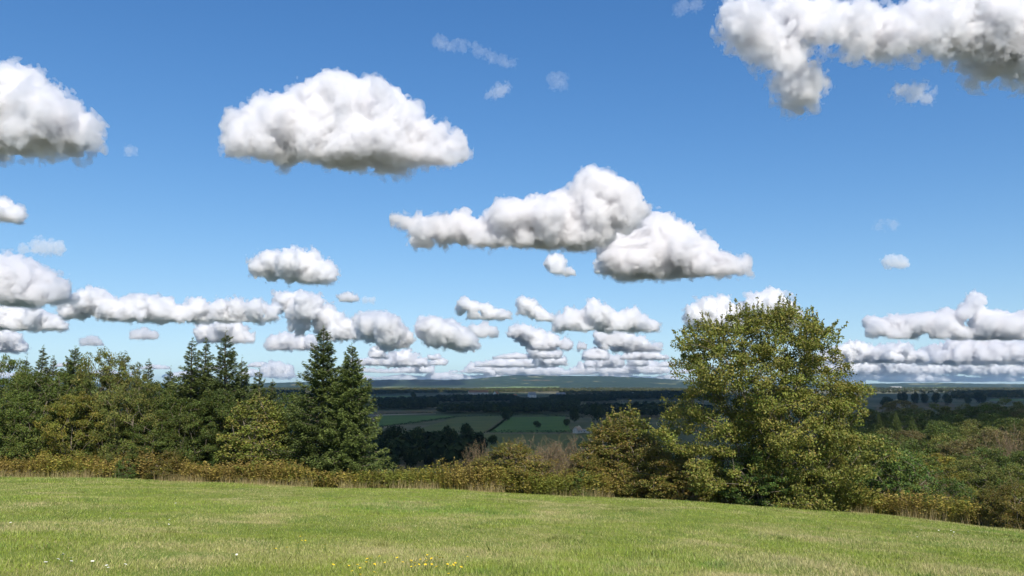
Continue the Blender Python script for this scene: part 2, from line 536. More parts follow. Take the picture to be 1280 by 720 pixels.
def place(kind, name, x, y, label, cat='tree', group=None, h=None, sx=1.0, rz=None, z=None, parts=('trunk', 'crown')):
    """A copy of a plant kind: an Empty at the foot that parents trunk and crown."""
    tm, cm, H = kind
    r = link(name, None)
    zz = zt(x, y) if z is None else z
    r.location = (x, y, zz)
    s = (h / H) if h else 1.0
    r.scale = (s * sx, s * sx, s)
    r.rotation_euler = (0, 0, RNG.uniform(0, 6.28) if rz is None else rz)
    tag(r, label, cat, group)
    link(parts[0], tm, r); link(parts[1], cm, r)
    return r


def place_px(kind, name, px, top, Y, label, w=None, R=None, **kw):
    """Stand a plant at depth Y in column px so that it is as tall as the row `top` asks."""
    x, zt_ = at(px, Y, top)
    g = zt(x, Y)
    h = zt_ - g
    sx = 1.0
    if w and R:
        want = w * Y / F / 2
        sx = want / (R * h / kind[2])
    return place(kind, name, x, Y, label, h=h, sx=float(np.clip(sx, .5, 1.9)), **kw)


# ------------------------------------------------------------------ plant kinds
HERO_PROF = [(0, 3.2, 3.6, 4.0), (.08, 5.2, 5.0, 5.0), (.2, 5.8, 6.2, 6.2), (.35, 6.7, 6.9, 6.6), (.5, 7.4, 6.9, 6.4), (.62, 7.6, 5.9, 5.8), (.72, 7.5, 5.0, 5.0),
             (.80, 7.6, 4.6, 4.4), (.86, 6.4, 4.3, 4.0), (.92, 4.2, 3.8, 3.2), (.97, 2.4, 2.8, 2.0), (1.0, .9, 1.8, .9)]
ROUND = [(0, 1.3, 1.3, 1.3), (.12, 2.6, 2.6, 2.6), (.35, 3.6, 3.6, 3.6), (.6, 3.7, 3.7, 3.7), (.8, 3.0, 3.0, 3.0), (.93, 2.2, 2.2, 2.2), (1, 1.3, 1.3, 1.3)]
SHRUB = [(0, 1.5, 1.5, 1.5), (.2, 1.9, 1.9, 1.9), (.5, 1.8, 1.8, 1.8), (.8, 1.2, 1.2, 1.2), (1, .3, .3, .3)]
TALLB = [(0, 1.2, 1.2, 1.2), (.15, 2.4, 2.4, 2.4), (.4, 3.0, 3.0, 3.0), (.65, 2.9, 2.9, 2.9), (.85, 2.2, 2.2, 2.2), (1, 1.0, 1.0, 1.0)]

K = {}
K['hero'] = broadleaf(13.9, HERO_PROF, 21, n_cl=780, per=180, leaf=.15, base=(.092, .102, .019), alt=(.140, .128, .030), p_alt=.28, cl_r=.74, shoots=190, zmin=.03, lobes=.48, inner=.32, trunk_r=.34)
OAK = dict(n_cl=170, per=165, leaf=.15, cl_r=.70, zmin=.04, lobes=.38, inner=.22)
K['oak_dark'] = broadleaf(9, ROUND, 31, base=(.055, .076, .015), alt=(.09, .10, .022), p_alt=.2, shoots=0, **OAK)
K['oak_olive'] = broadleaf(9, ROUND, 32, base=(.075, .088, .020), alt=(.13, .12, .03), p_alt=.25, shoots=0, bare=.06, **OAK)
K['oak_green'] = broadleaf(9, TALLB, 33, base=(.056, .082, .018), alt=(.09, .10, .02), p_alt=.2, shoots=0, **OAK)
K['oak_yellow'] = broadleaf(9, ROUND, 34, base=(.11, .115, .020), alt=(.17, .14, .025), p_alt=.3, shoots=0, bare=.05, **OAK)
K['oak_brown'] = broadleaf(9, ROUND, 35, base=(.100, .088, .030), alt=(.135, .11, .045), p_alt=.35, shoots=0, bare=.12, **OAK)
K['hazel'] = broadleaf(6, SHRUB, 41, n_cl=230, per=120, leaf=.11, cl_r=.42, zmin=.02, base=(.080, .094, .017), alt=(.125, .110, .028), p_alt=.30, stems=4, shoots=60, trunk_r=.06)
K['bush_green'] = broadleaf(4, SHRUB, 42, n_cl=120, per=110, leaf=.10, cl_r=.40, zmin=.02, base=(.045, .080, .018), alt=(.08, .10, .02), p_alt=.3, stems=3, shoots=30, trunk_r=.05)
K['bush_olive'] = broadleaf(4, SHRUB, 43, n_cl=170, per=120, leaf=.09, cl_r=.40, zmin=.02, base=(.095, .098, .019), alt=(.155, .115, .03), p_alt=.35, stems=3, shoots=40, trunk_r=.05)
K['twig'] = twig_bush(4, 1.7, 51)
K['twig_olive'] = twig_bush(4, 1.7, 52, base=(.12, .11, .03), leaf_n=5200, alt=(.15, .10, .03))
K['fir_a'] = conifer(11.8, 3.3, 61, alt=(.080, .098, .024))
K['fir_b'] = conifer(10.8, 3.1, 62, base=(.044, .068, .019), alt=(.088, .108, .026))
K['fir_c'] = conifer(10, 2.5, 63, base=(.038, .058, .018), alt=(.072, .088, .024), gap=.36)
K['fir_d'] = conifer(10, 2.1, 64, base=(.040, .062, .018), alt=(.080, .094, .024), gap=.38)
for i in range(4):
    K['far%d' % i] = far_tree(14, 7 + i * .6, 71 + i)
K['far_olive'] = far_tree(14, 7, 77, base=(.06, .065, .018), alt=(.09, .085, .025))

# ------------------------------------------------------------------ the big tree
x, y = at(963, 56)[0], 56.0
place(K['hero'], 'broadleaf_tree', x, y, 'largest spreading broadleaf tree, olive-green, alone at the meadow edge with foliage to the ground', rz=0.0, h=13.7)

# ------------------------------------------------------------------ wood on the west side of the meadow
T = [
    ('fir_a', 'fir_tree', 405, 411, 64.5, 118, 3.3, 'tall dense dark fir, the taller of the pair beside the valley view'),
    ('fir_b', 'fir_tree', 440, 433, 63.5, 104, 3.1, 'shorter lighter fir of the pair, its skirt spreading beside the valley view'),
    ('fir_c', 'fir_tree', 283, 415, 70, 92, 2.5, 'tallest fir of the dark clump behind the yellow-green hazel'),
    ('fir_d', 'fir_tree', 258, 427, 71, 74, 2.1, 'middle fir of the three spires in the dark clump'),
    ('fir_d', 'fir_tree', 241, 426, 69, 82, 2.1, 'fir at the outer side of the three spires, next to the oaks'),
    ('fir_c', 'fir_tree', 303, 448, 72, 66, 2.5, 'lower fir leaning on the side of the tallest clump fir'),
    ('fir_c', 'fir_tree', 324, 462, 74, 66, 2.5, 'small fir rising just behind the yellow-green hazel'),
    ('fir_d', 'fir_tree', 341, 477, 76, 60, 2.1, 'lowest fir tip in the gap before the pair of tall firs'),
    ('fir_d', 'fir_tree', 186, 452, 74, 60, 2.1, 'narrow fir spire poking up behind the oak with bare limbs'),
    ('fir_c', 'fir_tree', 213, 461, 76, 64, 2.5, 'small distant fir between the bare-limbed oak and the dark clump'),
    ('fir_b', 'fir_tree', 94, 436, 72, 92, 3.1, 'broad sunlit fir top rising over the oaks'),
    ('fir_d', 'fir_tree', 54, 435, 75, 66, 2.1, 'slender open fir spire with gaps between its branches'),
    ('fir_c', 'fir_tree', 33, 447, 74, 70, 2.5, 'blunt fir top next to the oak at the end of the wood'),
    ('fir_d', 'fir_tree', 67, 448, 77, 54, 2.1, 'short thin fir tip beside the slender open spire'),
    ('oak_dark', 'oak_tree', 4, 446, 68, 66, 3.7, 'dark oak with a sky gap in its crown at the end of the wood'),
    ('oak_dark', 'oak_tree', 55, 466, 66, 92, 3.7, 'wide dark oak standing beneath the slender fir spires'),
    ('oak_olive', 'oak_tree', 126, 441, 67, 82, 3.7, 'tall olive oak with a knobbly rounded top'),
    ('oak_olive', 'oak_tree', 152, 446, 69, 62, 3.7, 'olive oak shoulder joined to the tall knobbly oak'),
    ('oak_olive', 'oak_tree', 168, 474, 64, 74, 3.7, 'yellowing oak with pale bare limbs showing in its crown'),
    ('oak_yellow', 'oak_tree', 95, 492, 64, 70, 3.7, 'golden-green oak bough mass low in front of the olive oaks'),
    ('oak_dark', 'oak_tree', 25, 495, 64, 76, 3.7, 'low dark oak at the end of the wood, in shadow below'),
    ('oak_green', 'oak_tree', 203, 486, 67, 62, 3.0, 'green tree filling the dip between oak and dark firs'),
    ('oak_dark', 'oak_tree', 232, 500, 65, 76, 3.7, 'deep green rounded tree at the foot of the three spires'),
    ('oak_green', 'oak_tree', 270, 488, 66, 64, 3.0, 'dense green tree between the spires and the hazel'),
    ('oak_green', 'oak_tree', 363, 492, 68, 56, 3.0, 'olive-green tree tucked behind the taller fir of the pair'),
    ('hazel', 'hazel_tree', 323, 498, 64.5, 92, 1.9, 'bright yellow-green hazel in front of the firs'),
    ('oak_dark', 'oak_tree', 130, 510, 66, 76, 3.7, 'shadowed tree beneath the knobbly olive oak'),
    ('oak_dark', 'oak_tree', 190, 528, 63, 70, 3.7, 'low dark tree below the bare limbs of the yellowing oak'),
    ('bush_green', 'bush', 14, 548, 66, 60, 1.9, 'bright green bush at the end of the wood, above the grass'),
    ('bush_olive', 'bush', 62, 560, 66, 60, 1.9, 'brambly olive bush at the foot of the wide dark oak'),
    ('bush_green', 'bush', 108, 556, 66, 66, 1.9, 'green bush below the golden oak boughs'),
    ('bush_green', 'bush', 255, 556, 66, 76, 1.9, 'leafy green bush at the foot of the dark fir clump'),
    ('bush_green', 'bush', 372, 548, 66, 70, 1.9, 'green bush between the hazel and the tall fir pair'),
]
for kind, name, px, top, Y, w, R, lab in T:
    place_px(K[kind], name, px, top, Y, lab, w=w, R=R, cat='bush' if name == 'bush' else 'tree')
# hidden depth of that wood, seen only between the front trees
for i, (px, top, Y) in enumerate([(-60, 450, 70), (-110, 440, 72), (-40, 470, 82), (20, 470, 84), (80, 466, 84), (140, 468, 84), (195, 478, 84), (250, 470, 82), (-170, 450, 72), (300, 486, 84)]):
    place_px(K['oak_dark'], 'oak_tree', px, top, Y, 'dark oak standing inside the wood behind its front trees', w=90, R=3.7, cat='tree', group='oaks inside the wood')

# ------------------------------------------------------------------ bushes along the middle of the meadow edge
T = [
    ('hazel', 'hazel_tree', 781, 513, 65, 104, 1.9, 'rounded yellow-green hazel standing next to the big tree', 'tree'),
    ('bush_olive', 'bush', 774, 530, 63, 116, 1.9, 'big rounded golden-olive bush in front of the hazel', 'bush'),
    ('bush_olive', 'bush', 640, 556, 63, 100, 1.9, 'rounded yellow-green bush next to the brown dry bushes', 'bush'),
    ('bush_olive', 'bush', 600, 574, 62, 50, 1.9, 'low olive bush where the bracken row meets the rounded bush', 'bush'),
    ('twig', 'dry_bush', 690, 551, 68, 60, 1.7, 'bare brown bush, first beside the rounded yellow-green bush', 'bush'),
    ('twig', 'dry_bush', 722, 545, 70, 64, 1.7, 'tallest bare brown bush in front of the small stone house', 'bush'),
    ('twig', 'dry_bush', 660, 548, 72, 56, 1.7, 'bare brown twiggy bush rising behind the rounded bush', 'bush'),
    ('twig', 'dry_bush', 602, 553, 67, 34, 1.7, 'spindly dry bush standing alone above the bracken', 'bush'),
    ('twig_olive', 'dry_bush', 703, 566, 64, 60, 1.7, 'half-bare bush with grey stems low between bracken and hazel', 'bush'),
    ('bush_olive', 'bush', 741, 572, 61.5, 66, 1.9, 'golden-green bush at the foot of the hazel', 'bush'),
    ('bush_green', 'bush', 730, 590, 60, 40, 1.9, 'small dark green bush in the bracken below the hazel', 'bush'),
    ('bush_olive', 'bush', 818, 560, 58.5, 84, 1.9, 'olive bush between the hazel and the big tree', 'bush'),
    ('bush_olive', 'bush', 858, 572, 57.5, 84, 1.9, 'olive-brown bush under the spreading boughs of the big tree', 'bush'),
    ('twig_olive', 'dry_bush', 796, 552, 66, 60, 1.7, 'half-dry bush behind the hazel, olive and brown', 'bush'),
    ('bush_green', 'bush', 945, 560, 54.5, 90, 1.9, 'bright green bush in the shade at the trunk of the big tree', 'bush'),
    ('oak_green', 'oak_tree', 1084, 543, 64, 110, 3.0, 'green young oak crowding the far side of the big tree', 'tree'),
    ('bush_green', 'bush', 1125, 566, 59, 90, 1.9, 'dense green bush at the foot of the young oak', 'bush'),
]
for kind, name, px, top, Y, w, R, lab, cat in T:
    place_px(K[kind], name, px, top, Y, lab, w=w, R=R, cat=cat, parts=('stem', 'foliage') if cat == 'bush' else ('trunk', 'crown'))

# ------------------------------------------------------------------ wooded slope beyond the east side
rs = np.random.RandomState(5)
SL = {
    'oak_green': 'leafy green tree of the wooded slope beyond the bracken',
    'oak_olive': 'olive tree of the wooded slope beyond the bracken',
    'oak_brown': 'brownish early-autumn tree of the wooded slope beyond the bracken',
    'oak_dark': 'dark green tree of the wooded slope beyond the bracken',
    'oak_yellow': 'yellowing tree of the wooded slope beyond the bracken',
}
rows = [(70, 584, 3.6), (80, 570, 4.6), (95, 560, 6.0), (115, 550, 6.5), (140, 540, 6.5), (170, 531, 7.5), (205, 524, 8.5), (250, 516, 10), (300, 511, 12), (360, 506, 13), (430, 502, 14)]
for Y, top, gap in rows:
    q = .40 + rs.rand() * gap / Y
    if Y > 140:
        q = .45
    while q < .98:
        px = 640 + q * F
        tp = top + 4 * (Y > 160) - 6 * sstep(1150, 1280, px) * (Y > 120) + rs.normal(0, 6.0 if Y < 120 else 3.6) + (6 if px < 1120 and Y > 160 else 0)
        k = perlin(px / 60., Y / 40., 3.3) + rs.normal(0, .2)
        kind = 'oak_brown' if 110 < Y < 190 and k > .12 else ('oak_green' if k < -.15 else 'oak_olive' if k < .15 else 'oak_dark' if k < .3 else 'oak_yellow' if Y < 120 else 'oak_brown')
        place_px(K[kind], 'slope_tree', px, tp, Y + rs.normal(0, Y * .03), SL[kind], group='%s trees of the wooded slope' % kind.split('_')[1], w=gap * 1.45 * F / Y, R=3.3)
        q += gap / Y * rs.uniform(.85, 1.6)
for px, top, Y, w, lab in [(1172, 592, 62, 36, 'bare grey-stemmed bush between the bracken and the slope trees'), (1236, 548, 105, 40, 'leafless pale-twigged tree standing among green slope trees'), (1262, 536, 130, 34, 'thin bare tree higher up among the brownish slope trees')]:
    place_px(K['twig'], 'bare_tree', px, top, Y, lab, w=w, R=1.7)
for px, top, Y, lab in [(1098, 517, 190, 'dark conifer on the slope, closest to the big tree'), (1120, 516, 185, 'sunlit pale green conifer on the slope, tallest of three'), (1140, 521, 195, 'smallest conifer on the slope, beside a brown tree')]:
    place_px(K['fir_b'], 'fir_tree', px, top, Y, lab, w=26, R=3.1)

# ------------------------------------------------------------------ valley: fields
def field(name, corners, mat, lift=.35, n=26):
    c = [np.array(ground_at(*p)) for p in corners]
    u, v = np.meshgrid(np.linspace(0, 1, n), np.linspace(0, 1, n), indexing='ij')
    P = (c[0][None, None] * ((1 - u) * (1 - v))[..., None] + c[1][None, None] * (u * (1 - v))[..., None] + c[2][None, None] * (u * v)[..., None] + c[3][None, None] * ((1 - u) * v)[..., None])
    X, Y = P[..., 0].ravel(), P[..., 1].ravel()
    V = np.stack([X, Y, terrain(X, Y) + lift], 1)
    i = np.arange(n - 1)[:, None] * n + np.arange(n - 1)[None]
    Q = np.stack([i, i + n, i + n + 1, i + 1], -1).reshape(-1, 4)
    a = V[Q[0]]
    if np.cross(a[1] - a[0], a[2] - a[0])[2] < 0:
        Q = Q[:, ::-1]
    return tag(link(name, mesh(name, V, Q, mat, True)), kind='structure')


FG = noise_mat('pasture', [(.35, (.055, .120, .014)), (.65, (.080, .150, .018))], .02, 6)
FG2 = noise_mat('hay_meadow', [(.35, (.075, .105, .018)), (.65, (.115, .130, .026))], .02, 6)
FT = noise_mat('stubble', [(.35, (.10, .075, .028)), (.65, (.145, .11, .042))], .03, 6)
FL = noise_mat('pale_pasture', [(.35, (.13, .19, .055)), (.65, (.17, .22, .07))], .01, 5)
FP = noise_mat('pale_track', [(.35, (.30, .26, .19)), (.65, (.40, .35, .27))], .05, 5)
field('pasture', [(470, 534), (474, 519.5), (560, 520), (572, 521)], FG)
field('hay_field', [(500, 541), (572, 521.5), (632, 520), (606, 541)], FG2)
field('pasture', [(612, 541), (638, 522), (706, 521), (714, 540)], FG)
field('pasture', [(470, 570), (478, 542), (740, 543), (760, 572)], FG2)
field('stubble_field', [(468, 518.4), (468, 514.4), (532, 514.2), (545, 517)], FT)
field('track', [(466, 520.2), (468, 519), (545, 517.2), (545, 517.8)], FP, .5)
field('track', [(604, 541), (606, 541), (634, 521.5), (632.5, 521.5)], FT, .5)
field('pasture', [(464, 498.5), (464, 495.4), (514, 494.6), (512, 497)], FL, .6)
field('hay_field', [(560, 513), (570, 506), (640, 505), (640, 512)], FG2)
field('hay_field', [(728, 512), (728, 504.5), (870, 503.5), (880, 511)], FG2)
field('stubble_field', [(1092, 516), (1100, 504), (1188, 503), (1200, 512)], FT)
field('pasture', [(1236, 501.5), (1240, 498.8), (1330, 498.8), (1330, 501)], FL, .6)
field('pasture', [(595, 487.5), (600, 484.5), (700, 483.5), (690, 486.5)], FL, 1.5)
field('stubble_field', [(652, 476.6), (656, 475.2), (690, 475), (688, 476.2)], FT, 4)
field('pasture', [(1120, 486), (1110, 484.6), (1200, 484.2), (1200, 485.2)], FL, 1.5)

# ------------------------------------------------------------------ valley: trees one can tell apart
FK = ['far0', 'far1', 'far2', 'far3']
T = [
    (492, 569, 532, 44, 'massive dark round tree in the valley shade beside the firs'),
    (517, 570, 533, 38, 'massive dark tree overlapping the round one beside the firs'),
    (545, 567, 536, 32, 'dark tree between the massive round one and the taller group'),
    (562, 566, 534, 30, 'dark domed tree leading the group below the long hedge'),
    (583, 562, 529, 32, 'tallest dark tree of the group below the long hedge'),
    (596, 566, 541, 24, 'low dark tree at the end of the group below the long hedge'),
    (488, 590, 566, 30, 'dim rounded tree low in the shade just above the bracken, nearest the firs'),
    (513, 586, 563, 26, 'second dim tree low in the shade above the bracken, beyond the firs'),
    (536, 584, 565, 22, 'small dim tree in the shade between two wider ones above the bracken'),
    (560, 585, 561, 32, 'wide olive tree low in the shade above the bracken'),
    (588, 584, 563, 26, 'dim tree in the shade behind the spindly dry bush'),
    (616, 556, 544, 20, 'small dark round tree under the farm track'),
    (633, 527, 508, 20, 'lone tall dark tree at the top of the farm track'),
    (672, 535, 526, 14, 'solitary bush-like tree in the middle of the green pasture'),
    (708, 533, 523, 11, 'small tree at the pasture corner above the stone house'),
    (747, 527, 506, 26, 'dark tree beyond the hazel, at the end of the pasture'),
    (718, 528, 507, 22, 'broad dark tree just above the pasture corner'),
    (517, 499, 489.5, 10, 'lone round tree on the sunlit pale pasture strip'),
    (796, 507, 501, 8, 'small tree in the row across the dull hayfield, beside the hazel'),
    (806, 507, 501, 8, 'middle tree of the row across the dull hayfield'),
    (816, 507.5, 501.5, 8, 'last tree of the row across the dull hayfield, by the big tree'),
    (1108, 510, 495, 20, 'broad dark tree at the end of the far row, nearest the big tree'),
    (1128, 506, 488.5, 16, 'tallest dark tree of the far row beyond the slope'),
    (1144, 505, 490.5, 12, 'narrow dark tree between two taller ones in the far row'),
    (1156, 505, 491, 13, 'rounded dark tree at the middle of the far row'),
    (1170, 505, 489.5, 14, 'high-crowned dark tree after the middle of the far row'),
    (1185, 507, 490, 15, 'thick dark tree closing the far row above the stubble'),
    (1204, 496, 489.5, 9, 'small dark tree standing off beyond the far row'),
    (1210, 505, 496, 12, 'squat dark tree below the small one beyond the far row'),
    (1226, 505, 490, 20, 'wide dark tree on the far slope beside the pale strip'),
    (1243, 496, 490, 10, 'small dark tree behind the pale green strip'),
]
for i, (px, base, top, w, lab) in enumerate(T):
    x, y = ground_at(px, base)
    h = (base - top) * y / F
    kind = K[FK[i % 4]]
    R = [7, 7.6, 8.2, 8.8][i % 4]
    place(kind, 'valley_tree', x, y, lab, h=h, sx=float(np.clip(w * y / F / 2 / (R * 1.25 * h / 14), .4, 2.2)))

# ------------------------------------------------------------------ valley: hedges
def hedge(name, pts, h, label, seed, base=(.028, .042, .014)):
    rs = np.random.RandomState(seed)
    g = [np.array(ground_at(*p)) for p in pts]
    P = []
    for a, b in zip(g[:-1], g[1:]):
        m = max(8, int(np.linalg.norm(b - a) / (h * .12)))
        f = rs.rand(m, 1)
        P.append(a + (b - a) * f)
    P = np.concatenate(P)
    P = P + rs.normal(0, h * .25, P.shape)
    hh = h * (1 + .5 * perlin(P[:, 0] / (h * 6), P[:, 1] / (h * 6), seed))
    z = terrain(P[:, 0], P[:, 1]) + hh * rs.rand(len(P)) ** .7
    X = np.stack([P[:, 0], P[:, 1], z], 1)
    s = h * .42 * rs.uniform(.7, 1.3, len(X))
    V, Q, vc = leaf_quads(X, s, s * .8, rand_dirs(len(X), rs), rand_dirs(len(X), rs), jitter_cols(base, len(X), .2, rs, gain=1.0))
    tag(link(name, mesh(name, V, Q, M_FAR, False, vc)), label, 'hedge')


hedge('hedge', [(470, 535.5), (520, 529), (572, 521.5), (640, 519.5)], 2.6, 'long dark hedge rising across the fields from the firs', 1)
hedge('hedge', [(604, 541.5), (660, 541), (716, 540.5)], 2.8, 'dark hedge along the foot of the pasture by the stone house', 2)
hedge('hedge', [(611, 541), (636, 522)], 2.2, 'short dark hedge climbing beside the farm track', 3)
hedge('hedge', [(640, 520), (680, 519.5), (730, 523)], 2.6, 'dark hedge along the top of the green pasture', 4)
hedge('hedge', [(468, 518.8), (540, 516.6)], 2.2, 'low hedge under the stubble strip beside the pale track', 5)
hedge('hedge', [(728, 504), (800, 503), (880, 502.6)], 3.2, 'far hedge along the top of the dull hayfield', 6)
hedge('hedge', [(728, 512.5), (800, 511.5), (880, 511)], 3.2, 'hedge along the bottom of the dull hayfield', 7)
hedge('hedge', [(1100, 504), (1188, 503.4)], 3.0, 'hedge beneath the far row of dark trees', 8)

# ------------------------------------------------------------------ valley: woods that read as one mass
def woods(name, quads, seed, base, alt, h=13, spacing=9.0):
    """Crowns of a distant wood packed over picture-sized ground patches; one object."""
    rs = np.random.RandomState(seed)
    Vs, Qs, Cs = [], [], []
    off = 0
    for corners in quads:
        c = [np.array(ground_at(*p)) for p in corners]
        area = .5 * abs(np.cross(c[2] - c[0], c[3] - c[1]))
        n = int(min(area / spacing ** 2, 2600))
        u, v = rs.rand(n, 1), rs.rand(n, 1)
        P = c[0] * (1 - u) * (1 - v) + c[1] * u * (1 - v) + c[2] * u * v + c[3] * (1 - u) * v
        z = terrain(P[:, 0], P[:, 1])
        m = 34
        hh = h * rs.uniform(.6, 1.25, n); R = hh * rs.uniform(.36, .5, n)
        U = rand_dirs(n * m, rs).reshape(n, m, 3)
        U[..., 2] = np.abs(U[..., 2]) * 1.15 - .15
        X = np.stack([P[:, 0], P[:, 1], z + hh * .52], 1)[:, None] + U * np.stack([R, R, hh * .48], 1)[:, None] * rs.uniform(.8, 1.1, (n, m, 1))
        s = np.repeat(R * .62, m) * rs.uniform(.7, 1.3, n * m)
        tone = np.repeat(1 + rs.normal(0, .18, n), m)[:, None]
        mixv = np.repeat(rs.rand(n) < .3, m)
        cc = np.where(mixv[:, None], np.array(alt), np.array(base)) * tone * (1 + rs.normal(0, .12, (n * m, 1)))
        D = U.reshape(-1, 3)
        V, Q, vc = leaf_quads(X.reshape(-1, 3), s, s * .9, np.cross(D, rand_dirs(n * m, rs)) + .01, D + rand_dirs(n * m, rs) * .45, np.clip(cc, .003, 1))
        Vs.append(V); Qs.append(Q + off); Cs.append(vc); off += len(V)
    o = link(name, mesh(name, np.concatenate(Vs), np.concatenate(Qs), M_FAR, False, np.concatenate(Cs)))
    tag(o, kind='stuff')


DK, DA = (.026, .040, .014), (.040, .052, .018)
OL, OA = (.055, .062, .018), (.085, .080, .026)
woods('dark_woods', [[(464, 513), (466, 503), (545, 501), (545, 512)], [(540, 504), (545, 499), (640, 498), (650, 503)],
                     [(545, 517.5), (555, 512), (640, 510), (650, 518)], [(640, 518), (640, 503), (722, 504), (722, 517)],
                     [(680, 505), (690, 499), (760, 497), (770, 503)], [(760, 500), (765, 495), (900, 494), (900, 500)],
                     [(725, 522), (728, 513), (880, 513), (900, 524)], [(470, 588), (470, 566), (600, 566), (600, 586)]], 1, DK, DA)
woods('sunlit_woods', [[(440, 495), (440, 488), (560, 487.5), (560, 492)], [(560, 493), (560, 488), (700, 487), (700, 490)], [(700, 494), (700, 488), (900, 487), (900, 492)],
                       [(1050, 493), (1050, 485.5), (1330, 485), (1330, 492)], [(330, 500), (330, 486), (380, 486), (380, 498)], [(1190, 500), (1190, 492.5), (1330, 492), (1330, 498)]], 2, OL, OA, 13, 15)

# ------------------------------------------------------------------ houses
def box(x0, x1, y0, y1, z0, z1):
    V = np.array([[x0, y0, z0], [x1, y0, z0], [x1, y1, z0], [x0, y1, z0], [x0, y0, z1], [x1, y0, z1], [x1, y1, z1], [x0, y1, z1]], float)
    Q = np.array([[0, 3, 2, 1], [4, 5, 6, 7], [0, 1, 5, 4], [1, 2, 6, 5], [2, 3, 7, 6], [3, 0, 4, 7]])
    return V, Q


M_WALL = noise_mat('limewashed_wall', [(.35, (.50, .44, .36)), (.65, (.62, .56, .48))], .6)
M_WALLW = noise_mat('white_wall', [(.35, (.58, .56, .52)), (.65, (.68, .66, .62))], .6)
M_ROOFO = noise_mat('clay_roof', [(.35, (.30, .13, .07)), (.65, (.40, .19, .10))], .8)
M_ROOFG = noise_mat('grey_roof', [(.35, (.24, .235, .23)), (.65, (.32, .31, .30))], .5)
M_ROOFP = noise_mat('pinkish_roof', [(.35, (.40, .28, .21)), (.65, (.52, .38, .29))], .8)
M_ROOFD = noise_mat('slate_roof', [(.35, (.07, .075, .085)), (.65, (.11, .115, .125))], .8)
M_DARK = noise_mat('window_glass', [(.4, (.02, .022, .025)), (.6, (.04, .042, .045))], 2, rough=.2)


def house(px, base, w, d, h, rh, wall, roof, label, cat='house', rz=0.0, name='house', wins=2):
    x, y = ground_at(px, base)
    r = link(name, None)
    r.location = (x, y, zt(x, y)); r.rotation_euler = (0, 0, rz)
    tag(r, label, cat)
    V, Q = box(-w / 2, w / 2, -d / 2, d / 2, -2, h)
    Vg = np.array([[-w / 2, -d / 2, h], [-w / 2, d / 2, h], [-w / 2, 0, h + rh], [-w / 2, 0, h + rh], [w / 2, d / 2, h], [w / 2, -d / 2, h], [w / 2, 0, h + rh], [w / 2, 0, h + rh]])
    V = np.concatenate([V, Vg]); Q = np.concatenate([Q[[0, 2, 3, 4, 5]], [[8, 10, 11, 9], [12, 14, 15, 13]]])
    link('wall', mesh('wall', V, Q, wall), r)
    o, t = .5, .25
    e = rh / (d / 2)
    P = []
    for s in (-1, 1):
        for xx in (-w / 2 - o, w / 2 + o):
            P += [[xx, 0, h + rh + .03], [xx, s * (d / 2 + o), h - e * o + .03], [xx, s * (d / 2 + o), h - e * o + t + .03], [xx, 0, h + rh + t + .03]]
    P = np.array(P)
    Qr = []
    for b in (0, 8):
        Qr += [[b + 0, b + 1, b + 2, b + 3], [b + 4, b + 7, b + 6, b + 5], [b + 3, b + 2, b + 6, b + 7], [b + 0, b + 4, b + 5, b + 1], [b + 1, b + 5, b + 6, b + 2]]
    rf = link('roof', mesh('roof', P, np.array(Qr), roof), r)
    for k in range(wins):
        cx = w * ((k + .5) / wins - .5)
        V, Q = box(cx - .55, cx + .55, -d / 2 - .06, -d / 2 + .1, h * .35, h * .75)
        link('window', mesh('window', V, Q, M_DARK), r)
    if cat == 'house':
        V, Q = box(w * .28, w * .28 + .8, -.4, .4, h + rh * .6, h + rh + 1.1)
        link('chimney', mesh('chimney', V, Q, wall), rf)
    return r


house(722, 541.5, 9, 6.5, 3.4, 3.4, M_WALL, M_ROOFP, 'small stone house with pinkish roof beside the pasture hedge', rz=.9)
house(733, 541, 10, 4.5, 2.2, 1.4, M_WALL, M_ROOFG, 'low grey-roofed shed behind the small stone house', 'shed', .1, 'shed')
house(669, 502.5, 62, 16, 4, 3.2, M_WALL, M_ROOFG, 'long pale grey barn roof at the edge of the dark woods', 'barn', .05, 'barn', 5)
house(665, 496.8, 24, 14, 8, 8, M_WALLW, M_ROOFG, 'pale farmhouse just above the long grey barn', rz=.4)
house(695, 499.4, 30, 12, 8, 5, M_WALLW, M_ROOFG, 'pale shed beside the barn, towards the big tree', 'shed', .1, 'shed')
house(701, 497.6, 28, 12, 10, 7, M_WALLW, M_ROOFG, 'pale house uphill of the shed beside the barn', rz=-.2)
house(590, 493.4, 30, 14, 9, 8, M_WALL, M_ROOFO, 'orange-roofed house at the sunlit end of the hamlet', rz=.3)
house(597, 493.2, 28, 14, 9, 8, M_WALL, M_ROOFO, 'orange-roofed house second in the sunlit hamlet row', rz=-.2)
house(605, 493.4, 34, 14, 9, 8, M_WALL, M_ROOFO, 'widest orange-roofed house in the sunlit hamlet row', rz=.1)
house(620, 495.5, 22, 13, 9, 8, M_WALLW, M_ROOFO, 'white-gabled house where sunlight ends in the hamlet', rz=1.2)
house(642, 497.5, 18, 11, 6, 6, M_WALL, M_ROOFO, 'brown-roofed house half hidden in trees uphill of the barn', rz=.6)
house(549, 499.5, 14, 10, 6, 5, M_WALL, M_ROOFD, 'dim house with a slate roof inside the dark woods', rz=.5)
house(1117, 485.2, 60, 18, 9, 7, M_WALLW, M_ROOFG, 'white farm building alone on the far pale field', 'farm', .1, 'farm_building', 4)
house(1124, 485.1, 40, 18, 9, 6, M_WALLW, M_ROOFG, 'smaller white farm building beside the far white one', 'farm', -.1, 'farm_building', 3)

